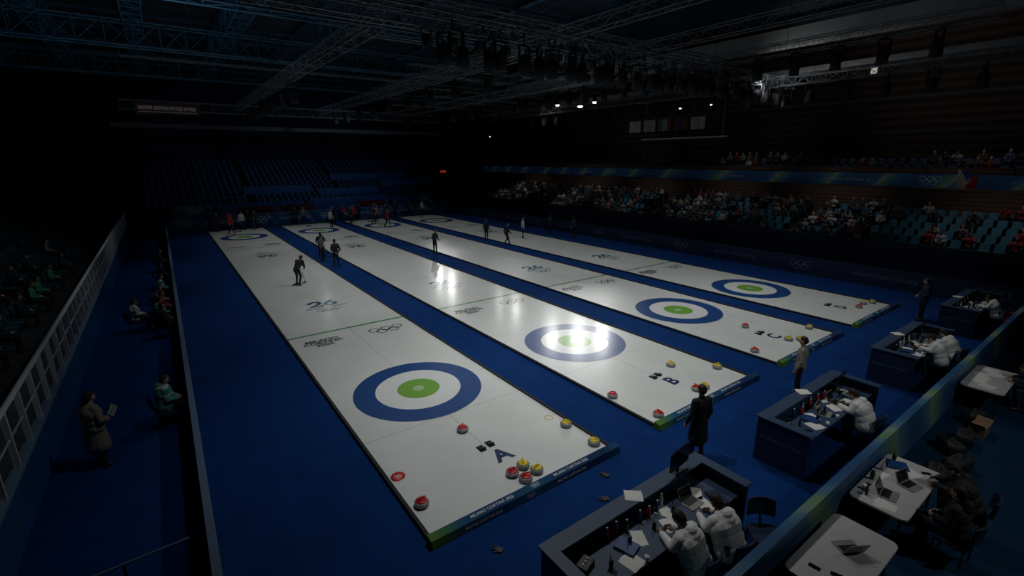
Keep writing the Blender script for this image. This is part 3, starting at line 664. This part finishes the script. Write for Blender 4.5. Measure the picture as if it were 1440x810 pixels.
person('a','stand',F,CB,CB,'person in long black coat standing with arms down',(3.6,-6.7,0),-.3,coat=True,bulk=1.08)
person('b','stand',F,CK,CB,'person in light grey jacket and dark trousers standing',(8.4,-6.7,0),.3,bulk=1.08)
person('c','front',F,CN,CB,'person in dark clothes standing beside a desk',(19.3,-6.7,0),.5,bulk=1.08)
seated=[(.5,-8.72,.1,'sitlean'),(1.2,-8.85,-.15,'sitlean'),(7.15,-8.72,0,'sitlean'),(13.15,-8.7,.1,'sitlean'),(13.9,-8.8,-.1,'sitlean'),(20.3,-8.72,0,'sitlean')]
def chair(loc,rz,grp='black desk chairs'):
    t=thing('desk_chair','black chair with padded seat and curved backrest','chair',loc,rz,grp)
    place('seat',MB().rslab(-.24,.24,-.22,.24,.38,.44,.07).mesh('s',[NAVY]),t,bevel=.015)
    bk=MB(); n=8
    for k in range(n-1):
        a0=(k/(n-1)-.5)*2;a1=((k+1)/(n-1)-.5)*2
        bk.add([(a0*.23,-.27+.06*a0*a0,.58),(a1*.23,-.27+.06*a1*a1,.58),(a1*.22,-.3+.06*a1*a1,.9-.03*a1**4),(a0*.22,-.3+.06*a0*a0,.9-.03*a0**4),
          (a0*.23,-.3+.06*a0*a0,.58),(a1*.23,-.3+.06*a1*a1,.58),(a1*.22,-.33+.06*a1*a1,.9-.03*a1**4),(a0*.22,-.33+.06*a0*a0,.9-.03*a0**4)],[(3,2,1,0),(4,5,6,7),(0,1,5,4),(7,6,2,3)])
    place('backrest',bk.mesh('b',[NAVY]),t)
    place('back_support',MB().rod((0,-.2,.42),(0,-.3,.7),.02).mesh('b',[BLK]),t)
    lg=MB().rod((0,0,.39),(0,0,0),.014,8).mesh('l',[BLK])
    for sx,sy in ((-1,-1),(1,-1),(1,1),(-1,1)): place('leg',lg,t,(sx*.2,.01+sy*.19,0))
    return t
for x,y,rz,p in seated:
    lh=x in (13.9,1.2); pr=x in (1.2,20.3)
    person('w',p,F,CWP if pr else CWW,CN,'seated person in white padded jacket%s at the desk'%(' with dark print' if pr else ''),(x,y,0),rz,group='officials in white jackets',bulk=1.5,hood=True,longhair=lh)
    chair((x,y,0),rz)
chair((2.1,-8.95,0),2.4)
ZT=.008
person('bk','sitlean',F,CB,CB,'seated person in black coat and knitted hat at a table',(5.45,-10.85,ZT),.2,bulk=1.42,hat=True,hood=True); chair((5.45,-10.85,ZT),.2)
person('bk2','sit',F,CB,CN,'seated person in dark jacket at a table',(4.5,-10.85,ZT),-.1,bulk=1.2,hood=True); chair((4.5,-10.85,ZT),-.1)
person('bk3','sitlean',F,CB,CN,'seated person in dark jacket beside papers',(12.4,-10.8,ZT),.3,bulk=1.2,longhair=True); chair((12.4,-10.8,ZT),.3)

# corridor people
PX,PY=-7.15,.85
person('g','front',.0125,CBE,CB,'person in pale beige coat holding a white paper',(PX,PY,0),-1.0,coat=True,longhair=True,bulk=1.25)
pp=MB()
for k in range(6): pp.add([(-.12+.04*k,.0+.01*math.sin(k),0),(-.08+.04*k,.01*math.sin(k+1),0),(-.08+.04*k,.01*math.sin(k+1)+.12,.2),(-.12+.04*k,.01*math.sin(k)+.12,.2)],[(0,1,2,3)])
place('paper_sheet',pp.mesh('p',[PAPER]),None,(PX+.34*math.sin(1.0),PY+.34*math.cos(1.0),1.04),(0,0,-1.0),label='white paper sheet held by the standing person',cat='paper')
def seatp(x,y,r,c,l,**k):
    person('g','sit',.014,c,CB,l,(x,y,0),r,group='staff seated behind the board',**k); chair((x,y,0),r,'chairs behind the board')
CGW=mat('cloth_green_white',(.1,.4,.25),.8)
nt=CGW.node_tree; b=nt.nodes['Principled BSDF']; tc=nt.nodes.new('ShaderNodeTexCoord'); wv=nt.nodes.new('ShaderNodeTexWave'); wv.inputs['Scale'].default_value=1.6; wv.bands_direction='Z'
cr=nt.nodes.new('ShaderNodeValToRGB'); cr.color_ramp.interpolation='CONSTANT'; cr.color_ramp.elements[0].color=(.04,.28,.22,1); cr.color_ramp.elements[1].position=.8; cr.color_ramp.elements[1].color=(.5,.52,.5,1)
nt.links.new(tc.outputs['Object'],wv.inputs['Vector']); nt.links.new(wv.outputs['Fac'],cr.inputs['Fac']); nt.links.new(cr.outputs['Color'],b.inputs['Base Color'])
seatp(-5.95,2.0,-1.45,CGW,'seated person in green vest with pale stripes',bulk=1.3,hood=True)
for x,y,r,c,n in ((-5.95,9.6,-1.3,CB,'black'),(-6.0,10.6,-1.1,CGW,'green striped'),(-5.95,11.7,-1.5,CR,'red'),(-6.0,12.8,-1.3,CGR,'grey'),(-6.8,10.9,-1.3,CW,'white'),(-5.95,15.2,-1.5,CGW,'green striped'),(-5.95,18.5,-1.5,CN,'navy'),(-5.95,23,-1.5,CB,'black')):
    seatp(x,y,r,c,'seated person in %s jacket behind the board'%n,bulk=1.2)
for x,y,z,c in ((-10.1,15.6,.5,CG),(-10.1,14.4,.5,CG),(-11.0,13.5,.9,CB),(-10.1,7.5,.5,CGR),(-11,5.9,.9,CGR),(-10.1,9.2,.5,CN),(-11,16.6,.9,CB),(-11.9,15,1.3,CGR),(-10.1,18.5,.5,CG),(-11,19.6,.9,CB),(-10.1,3.6,.5,CB),(-10.1,22,.5,CN),(-11,25,.9,CGR),(-10.1,12.2,.5,CN),(-11,11.3,.9,CGR)):
    person('g','sit',.022,c,CB,'seated person in %s jacket behind the railing'%('green' if c is CG else 'grey' if c is CGR else 'dark'),(x,y,z-.03),-math.pi/2,group='people seated behind the railing')

# athletes
ath=[(0,14.7,'lean',CB,.8),(3.0,21.6,'broom',CB,.3),(2.9,17.9,'back',CB,0),(2.75,20.4,'stand',CGR,1.5),(9.8,18.1,'broom',CB,2.8),(16.,21.,'stand',CN,1.2),(15.8,17.8,'walk',CB,1.8),
 (18.8,19.7,'stand',CW,2.2),(21.9,19.8,'front',CN,1.4),(22.3,17.3,'back',CN,1.4),(19.5,40.4,'stand',CW,2.8),(12.2,32.9,'walk',CR,2.6),(12.0,36.2,'broom',CB,3.1),(11.0,39.4,'stand',CR,3),(7.8,36.3,'stand',CW,2.5),(8.6,38.8,'back',CB,3),
 (-.7,37.1,'walk',CR,2.8),(.5,39.6,'stand',CW,3),(1.6,39.5,'broom',CB,3),(-1.5,39.7,'stand',CB,3.3),(13.4,39.6,'stand',CB,3),(14.3,38.9,'broom',CN,2.6),(20.4,39.8,'back',CB,3),(10.2,37.8,'stand',CB,2.4),(12.9,37.6,'stand',CGR,2.9),(9.3,40.6,'stand',CN,3),
 (-1.9,40.9,'back',CB,3),(-.4,41.0,'front',CR,3),(1.2,40.9,'stand',CB,3),(5.6,41.1,'back',CB,3),(6.3,40.8,'stand',CGR,3),(10.4,41.1,'front',CR,3),(11.4,40.9,'stand',CB,3),(12.2,41.1,'stand',CN,3),(16.4,41.,'back',CB,3),(18.2,41.1,'front',CN,3)]
bh=MB().rod((0,0,.05),(0,0,1.25),.013,8).mesh('h',[CGR]); bp_=MB().rslab(-.1,.1,-.035,.035,0,.045,.03).mesh('p',[BLK])
cn={CB:'black',CN:'navy',CGR:'grey',CW:'white',CR:'red',CG:'green'}
act={'lean':'leaning forward over a broom','broom':'standing and holding a broom','back':'standing with hands behind the back','stand':'standing on the ice','walk':'walking on the ice','front':'standing with hands together'}
for x,y,p,c,r in ath:
    onice=any(abs(x-s)<HW+.05 for s in SX) and y<YF
    z=ZI if onice else 0
    person('at',p,.016,c,CB,'person in %s jacket %s'%(cn[c],act[p] if onice or 'ice' not in act[p] else 'standing beside the ice'),(x,y,z),-r,group='players and officials on the floor',bulk=1.08)
    if p in('lean','broom'):
        ox,oy=((.01,.5) if p=='lean' else (.2,.4)); a=-r
        gx,gy=x+ox*math.cos(a)-oy*math.sin(a),y+ox*math.sin(a)+oy*math.cos(a)
        t=thing('curling_broom','long thin curling broom with black brush head','broom',(gx,gy,z),a,'curling brooms')
        place('broom_handle',bh,t,rot=(.25 if p=='lean' else .08,0,0)); place('brush_head',bp_,t)

# crowd
ramp=random_mat('crowd_jacket',[(.04,.04,.045),(.42,.42,.42),(.02,.03,.07),(.07,.07,.08),(.24,.24,.25),(.02,.02,.02),(.05,.05,.06),(.5,.5,.47),(.04,.07,.14),(.14,.14,.15),(.03,.03,.035),(.26,.24,.21),(.02,.02,.025),(.2,.02,.03)])
hr=random_mat('crowd_hair',[(.02,.015,.01),(.06,.03,.015),(.2,.13,.06),(.3,.28,.25),(.04,.03,.02),(.03,.03,.03)])
crowd=[]
for pz in ('sit','sitlean','sitclap'):
    me=body(pz,.034,bulk=1.09,detail=False)
    for i,m in enumerate([SKIN,hr,ramp,CB,SHOE,EYE,MOUTH]): me.materials[i]=m
    crowd.append(me)
redfan=crowd[2].copy(); redfan.materials[2]=CR
def prob(p):
    y=p[1]
    if y<-8.5: return .5
    if y<-5: return .36
    if y<-1.8: return .22
    if y<6: return .72
    if y<9: return .4
    if 17<y<19: return .4
    return .76
occ=[p for p in rowpos if random.random()<prob(p)]
near=[p for p in occ if p[1]<26]; far_=[p for p in occ if p[1]>=26]
random.shuffle(near); 
keep=sorted(near[:262],key=lambda p:p[1])
for p in keep:
    rf=p[1]<-4 and random.random()<.4
    place('spectator',redfan if rf else random.choice(crowd),None,(p[0]-.0,p[1],p[2]-.01),(0,0,math.pi/2+random.uniform(-.35,.35)),label='seated spectator in %s'%('red jacket' if rf else 'winter jacket'),cat='person',group='spectators in the grandstand')
cm=[SKIN,HAIR,CGR,CB,CW,CN,CR]
src=[]
for me in crowd:
    n=len(me.vertices); v=np.zeros(n*3); me.vertices.foreach_get('co',v); v=v.reshape(-1,3)
    src.append((v,[tuple(p.vertices) for p in me.polygons],[p.material_index for p in me.polygons]))
vv=[];ff=[];mm=[];o=0
for p in far_[:230]:
    v,f,mi=random.choice(src); a=math.pi/2+random.uniform(-.3,.3); c,s_=math.cos(a),math.sin(a); jk=random.choice([2,3,4,5,2,3,4,3])
    vv.append(np.stack([v[:,0]*c-v[:,1]*s_+p[0],v[:,0]*s_+v[:,1]*c+p[1],v[:,2]+p[2]-.01],-1))
    ff+=[tuple(i+o for i in q) for q in f]; mm+=[(jk if i==2 else (3 if i>2 else i)) for i in mi]; o+=len(v)
me=bpy.data.meshes.new('crowd'); me.from_pydata(np.concatenate(vv).tolist(),[],ff)
for m in cm: me.materials.append(m)
me.polygons.foreach_set('material_index',mm); me.polygons.foreach_set('use_smooth',[True]*len(ff)); me.update()
place('spectator_crowd',me,label='distant crowd of seated spectators in winter jackets',cat='crowd',kind='stuff')
upper=[]
for k in range(40):
    y=random.choice([random.uniform(-7,-2.0),random.uniform(-9,-1.5),random.uniform(9,13),random.uniform(-10,24),random.uniform(2,24)]); y=round(y/.6)*.6
    r=random.choice([0,1])
    if (r,y) in upper: continue
    rf=random.random()<.25
    upper.append((r,y)); place('spectator',redfan if rf else random.choice(crowd),None,(35.95+1.1*r,y,5.0+.45*r+.15),(0,0,math.pi/2),label='spectator in %s seated on the upper tier'%('red jacket' if rf else 'winter jacket'),cat='person',group='spectators on the upper tier')
for r in range(2):
    b=MB()
    for k in range(60): b.merge(sm,(35.95+1.1*r,-12+k*.6,5.0+.45*r+.14))
    place('seat_rows',b.mesh('s',[SEATD]),label='row of dark seats on the upper tier',cat='seats',kind='stuff')

# ------------------------------------------------------------------ desks
SILV=mat('laptop_silver',(.25,.25,.26),.4)
def laptop(loc,rz):
    t=thing('laptop','open laptop with dark screen','laptop',loc,rz,'laptops on tables')
    place('base',MB().rslab(-.17,.17,-.12,.12,0,.016,.015).mesh('b',[SILV]),t)
    place('keyboard',MB().box(-.14,.14,-.02,.1,.016,.018).mesh('k',[BLK]),t)
    l=place('lid',MB().rslab(-.17,.17,0,.22,-.008,0,.015).mesh('l',[SILV]),t,(0,.12,.016),(math.radians(68),0,0))
    place('display',MB().box(-.155,.155,.015,.205,0,.0015).mesh('l',[SCREEN]),l)
    return t
def monitor(loc,rz):
    t=thing('monitor','black flat monitor on a stand','monitor',loc,rz,'desk monitors')
    place('screen',MB().box(-.3,.3,-.02,.02,.12,.48).mesh('s',[SCREEN]),t,bevel=.008)
    place('stand',MB().box(-.03,.03,.01,.04,.0,.3).rslab(-.12,.12,-.08,.1,0,.012,.03).mesh('s',[BLK]),t)
def papers(loc,rz,n=1,lab='white paper sheets lying on the table'):
    b=MB()
    for k in range(n):
        a=random.uniform(-.3,.3); c,s_=math.cos(a),math.sin(a); pts=[(x*c-y*s_+k*.04,x*s_+y*c) for x,y in ((-.105,-.148),(.105,-.148),(.105,.148),(-.105,.148))]
        b.prism(pts,.002*k,.002*k+.0015)
    place('paper_stack',b.mesh('p',[PAPER]),None,loc,(0,0,rz),label=lab,cat='paper',group='papers on tables')
def bottle(loc,m,lab):
    t=thing('drink_bottle',lab,'bottle',loc,0,'bottles on desks')
    place('bottle_body',MB().lathe([(.03,0),(.033,.01),(.033,.13),(.03,.15),(.014,.185),(.014,.2)],14).mesh('b',[m]),t); place('cap',MB().lathe([(.016,.195),(.016,.22),(0,.222)],12).mesh('c',[WHITE]),t)
def cup(loc):
    t=thing('paper_cup','small white paper cup','cup',loc,0,'cups on desks')
    place('cup_body',MB().lathe([(.025,0),(.036,.09),(.033,.09),(.023,.006),(0,.006)],16).mesh('b',[PAPER]),t)
def phone(loc,rz):
    t=thing('phone','small black phone lying on the table','phone',loc,rz,'phones on tables')
    place('phone_body',MB().rslab(-.037,.037,-.075,.075,0,.009,.012).mesh('b',[BLK]),t); place('screen',MB().rslab(-.033,.033,-.07,.07,.009,.0095,.01).mesh('b',[SCREEN]),t)
def radio(loc,rz):
    t=thing('handheld_radio','small black handheld radio with short aerial','radio',loc,rz,'radios on desks')
    place('radio_body',MB().rslab(-.03,.03,-.02,.02,0,.13,.01).mesh('b',[BLK]),t); place('aerial',MB().rod((.018,0,.13),(.018,0,.24),.006,8).mesh('a',[BLK]),t)
def folder(loc,rz,m,lab):
    t=thing('ring_folder',lab,'folder',loc,rz,'folders on desks')
    place('cover',MB().box(-.13,.13,-.16,.16,0,.004).box(-.13,-.125,-.16,.16,0,.035).box(-.13,.13,-.16,.16,.031,.035).mesh('c',[m]),t)
    place('pages',MB().box(-.12,.12,-.15,.15,.004,.031).mesh('p',[PAPER]),t)
DX=[-1.5,4.65,11.2,18.2]
for i,x in enumerate(DX):
    t=thing('officials_desk','dark blue enclosed desk with raised rim','desk',(x,-7.45,0),group='officials desks')
    w=3.8
    place('front_panel',MB().box(0,w,-.06,0,0,1.02).mesh('f',[NAVYP]),t)
    place('side_panel',MB().box(0,.06,-1.05,-.06,0,1.02).mesh('f',[NAVYP]),t); place('side_panel',MB().box(w-.06,w,-1.05,-.06,0,1.02).mesh('f',[NAVYP]),t)
    place('top_ledge',MB().prism([(-.04,.04),(-.04,-1.08),(.16,-1.08),(.16,-.24),(w-.16,-.24),(w-.16,-1.08),(w+.04,-1.08),(w+.04,.04)][::1],1.02,1.05).mesh('l',[DESKTOP]),t)
    place('desk_surface',MB().box(.06,w-.06,-.95,-.06,.74,.78).mesh('s',[DESKTOP]),t)
    place('panel_lettering',text_mesh('MILANO CORTINA 2026',.14,TXTD),t,(w/2,.006,.5),(math.pi/2,0,math.pi))
    place('side_lettering',text_mesh('MILANO CORTINA',.1,TXTD),t,(-.006,-.5,.6),(math.pi/2,0,-math.pi/2))
    ZD=.78
    monitor((x+w-.75,-7.6,1.05) if i==0 else (x+w-.6,-7.85,ZD),.1)
    for px,py in ((1.1,-8.2),(1.5,-7.95),(2.1,-8.1),(2.35,-7.85),(2.9,-8.2),(3.2,-7.95)):
        papers((x+px+random.uniform(-.12,.12),py+random.uniform(-.05,.05),ZD+.001),random.uniform(-.8,.8),random.randint(1,3))
    papers((x+1.9,-7.55,1.051),.9,2)
    folder((x+1.2,-8.02,ZD+.008),.3,BLUEBOARD,'blue ring folder full of white pages'); folder((x+3.3,-8.22,ZD+.008),-.4,NAVY,'dark ring folder full of white pages')
    for k in range(7): bottle((x+1.0+k*.24+random.uniform(-.08,.08),-7.76+random.uniform(-.05,.05),ZD),random.choice([RED,WHITE,RED,BLUEBOARD,WHITE,BLK]),'small drink bottle with white cap')
    for k in range(3): cup((x+1.25+k*.5,-8.36,ZD))
    for k in range(4): radio((x+.75+k*.55,-8.05+random.uniform(-.1,.1),ZD),random.uniform(0,3))
    phone((x+.7,-8.2,ZD),.4); phone((x+1.8,-8.28,ZD),1.2)
    laptop((x+2.55 if i else x+2.85,-8.05,ZD),math.pi*2)
    if i: laptop((x+1.75,-8.12,ZD),.2)
    bx=thing('radio_unit','small black control box with knobs','control box',(x+.45,-7.9,ZD),.3,'control boxes on desks')
    place('case',MB().box(-.13,.13,-.09,.09,0,.08).mesh('c',[BLK]),bx,bevel=.01)
    for kx in (-.07,0,.07): place('knob',MB().rod((kx,0,.08),(kx,0,.1),.015,10).mesh('k',[WHITE]),bx)
rb_=thing('red_bag','red fabric backpack on the floor beside the desk','bag',(21.6,-8.9,0),.4)
place('bag_body',MB().rslab(-.2,.2,-.13,.13,0,.5,.1).mesh('b',[CR]),rb_,bevel=.06); place('strap',MB().rod((-.1,0,.49),(-.05,0,.56),.012).rod((-.05,0,.56),(.05,0,.56),.012).rod((.05,0,.56),(.1,0,.49),.012).mesh('s',[BLK]),rb_)
def table(x0,x1,y0,y1,lab):
    t=thing('folding_table',lab,'table',((x0+x1)/2,(y0+y1)/2,ZT),group='grey work tables')
    a,b_=(x1-x0)/2,(y1-y0)/2
    place('table_top',MB().rslab(-a,a,-b_,b_,.70,.742,.12).mesh('t',[GREY]),t,bevel=.006)
    lg=MB().rod((0,0,.71),(0,0,0),.02,8).mesh('l',[BLK])
    for sx,sy in ((-1,-1),(1,-1),(1,1),(-1,1)): place('leg',lg,t,(sx*(a-.12),sy*(b_-.1),0))
table(1.3,3.15,-10.45,-9.56,'grey table with rounded corners holding an open laptop')
table(3.8,5.85,-10.35,-9.5,'grey table covered with papers and equipment')
table(11.0,13.0,-10.35,-9.5,'grey table covered with white papers')
laptop((2.45,-9.98,.75),2.6); phone((1.75,-10.1,.75),.3); phone((1.65,-9.85,.75),.1)
laptop((4.35,-9.95,.75),.1); papers((4.85,-9.75,.751),.3,3); papers((5.35,-9.95,.751),-.3,3); papers((3.98,-10.0,.751),.1,2); bottle((5.1,-9.62,.75),WHITE,'small white drink bottle'); bottle((4.62,-9.6,.75),BLK,'small black drink bottle')
laptop((4.95,-10.1,.75),-.2); radio((4.05,-9.7,.75),.4); radio((5.6,-9.65,.75),1.); cup((4.2,-9.62,.75)); phone((5.62,-10.15,.75),.7); folder((5.45,-9.75,.756),.5,BLUEBOARD,'blue ring folder full of white pages')
for k in range(6): papers((11.3+.27*k,-9.85+random.uniform(-.15,.15),.751),random.uniform(-.6,.6),3)
CARD=mat('cardboard',(.2,.13,.07),.85,noise=.1,nscale=8)
def carton(loc,rz,sx,sy,sz):
    t=thing('cardboard_box','brown cardboard box with open flaps on the floor','box',loc,rz,'cardboard boxes')
    place('box_body',MB().box(-sx,sx,-sy,sy,0,sz).mesh('b',[CARD]),t)
    for s_ in (-1,1): place('flap',MB().add([(s_*sx,-sy,sz),(s_*sx,sy,sz),(s_*(sx+.12),sy,sz+.1),(s_*(sx+.12),-sy,sz+.1)],[(0,1,2,3)]).mesh('f',[CARD]),t)
carton((9.9,-10.2,ZT),-.1,.18,.15,.26)
bagm=mat('black_nylon',(.015,.016,.02),.6,noise=.2,nscale=10)
for x,y,r in ((6.9,-10.1,.3),(7.7,-10.3,-.2),(8.4,-10.0,.8),(9.1,-10.1,.1),(10.5,-10.0,-.3)):
    t=thing('equipment_bag','black nylon equipment bag on the carpet','bag',(x,y,ZT),r,'equipment bags'); place('bag_body',MB().rslab(-.3,.3,-.17,.17,0,.3,.12).mesh('b',[bagm]),t,bevel=.07); place('strap',MB().rod((-.15,0,.3),(0,0,.4),.012).rod((0,0,.4),(.15,0,.3),.012).mesh('s',[BLK]),t)
for x,y,r in ((-1.45,-6.25,.4),(.95,-6.45,1.),(1.5,-5.95,.2)):
    t=thing('glove','black glove lying on the blue carpet','glove',(x,y,0),r,'dropped gloves')
    gm=MB().rslab(-.05,.05,-.08,.05,0,.03,.03)
    for k in range(4): gm.rod((-.036+.024*k,.04,.015),(-.045+.03*k,.13-.01*abs(k-1.5),.015),.012,8)
    gm.rod((-.04,-.02,.015),(-.09,.04,.015),.013,8); place('glove_body',gm.mesh('g',[bagm]),t)

# ------------------------------------------------------------------ lights
for x in SX:
    for k,y in enumerate((-3.5,4.2,14,24,34)):
        e=[830,810,770,560,400][k]*(1.15 if x<1 else .95 if x<7 else .75)
        spot((x+(.8 if x<1 else 0)+.5,y,10.4),e,92 if x<1 else 98,blend=.9)
for y in (-6,2,10,18,26,36): spot((26.5,y,9.6),270,62,tgt=(31,y,2.3),blend=1)  # added fill spots, no fixtures: brighten the seated crowd
spot((33.6,-4,10.6),90,80,tgt=(36.5,-4,6),blend=1); spot((33.6,10,10.6),70,90,tgt=(36.5,10,6),blend=1)  # extra fills put in to bring up the upper tier
spot((12,32,10.5),480,90,tgt=(10,50,3.5),blend=1,col=(.45,.7,1))  # blue fill added to lift the far stand
spot((26,5,11.0),200,100,tgt=(43,5,8),blend=1); spot((26,28,11.0),130,100,tgt=(43,28,8),blend=1)  # added fills that light up the timber wall
spot((30,8,9),330,100,tgt=(34,2,15),blend=1,size=.3)  # upward fill added to brighten the pale girders
spot((-5,12,8.5),520,155,tgt=(-7,20,16),blend=1,col=(.6,.82,1),size=.5)  # uplight added to lift the dark roof steel
spot((13,14,8.6),170,140,tgt=(15,10,14),blend=1,col=(.8,.92,1),size=.5)
spot((7,-15,8.5),420,100,tgt=(8,-10.2,.5),blend=1)  # unseen fill added for the near board's back face and the tables
for y in (-2,8,20): spot((-2.5,y,9.5),240,75,tgt=(-8.6,y+2,1.2),blend=1,col=(.9,.96,1))  # fills added to bring out the railing and parapet
spot((-7,14,9),90,100,tgt=(-12,14,1),blend=1,col=(.85,.95,1))  # dim fill added for the left stand
W=bpy.data.worlds.new('world'); W.use_nodes=True; W.node_tree.nodes['Background'].inputs[0].default_value=(.01,.015,.03,1); W.node_tree.nodes['Background'].inputs[1].default_value=.3; S.world=W

# ------------------------------------------------------------------ camera
yaw,pitch,roll=.6271,.2672,-.004
f=Vector((math.sin(yaw)*math.cos(pitch),math.cos(yaw)*math.cos(pitch),-math.sin(pitch)))
r=Vector((math.cos(yaw),-math.sin(yaw),0)); u=r.cross(f)
r2=r*math.cos(roll)+u*math.sin(roll); u2=-r*math.sin(roll)+u*math.cos(roll)
cd=bpy.data.cameras.new('cam'); cd.sensor_width=36; cd.lens=.6653*1000/1440*36; cd.clip_end=300; cd.clip_start=.05
co=bpy.data.objects.new('cam',cd); COL.objects.link(co)
M=Matrix(((r2.x,u2.x,-f.x,-5.1516),(r2.y,u2.y,-f.y,-11.7795),(r2.z,u2.z,-f.z,6.4897),(0,0,0,1))); co.matrix_world=M
S.camera=co
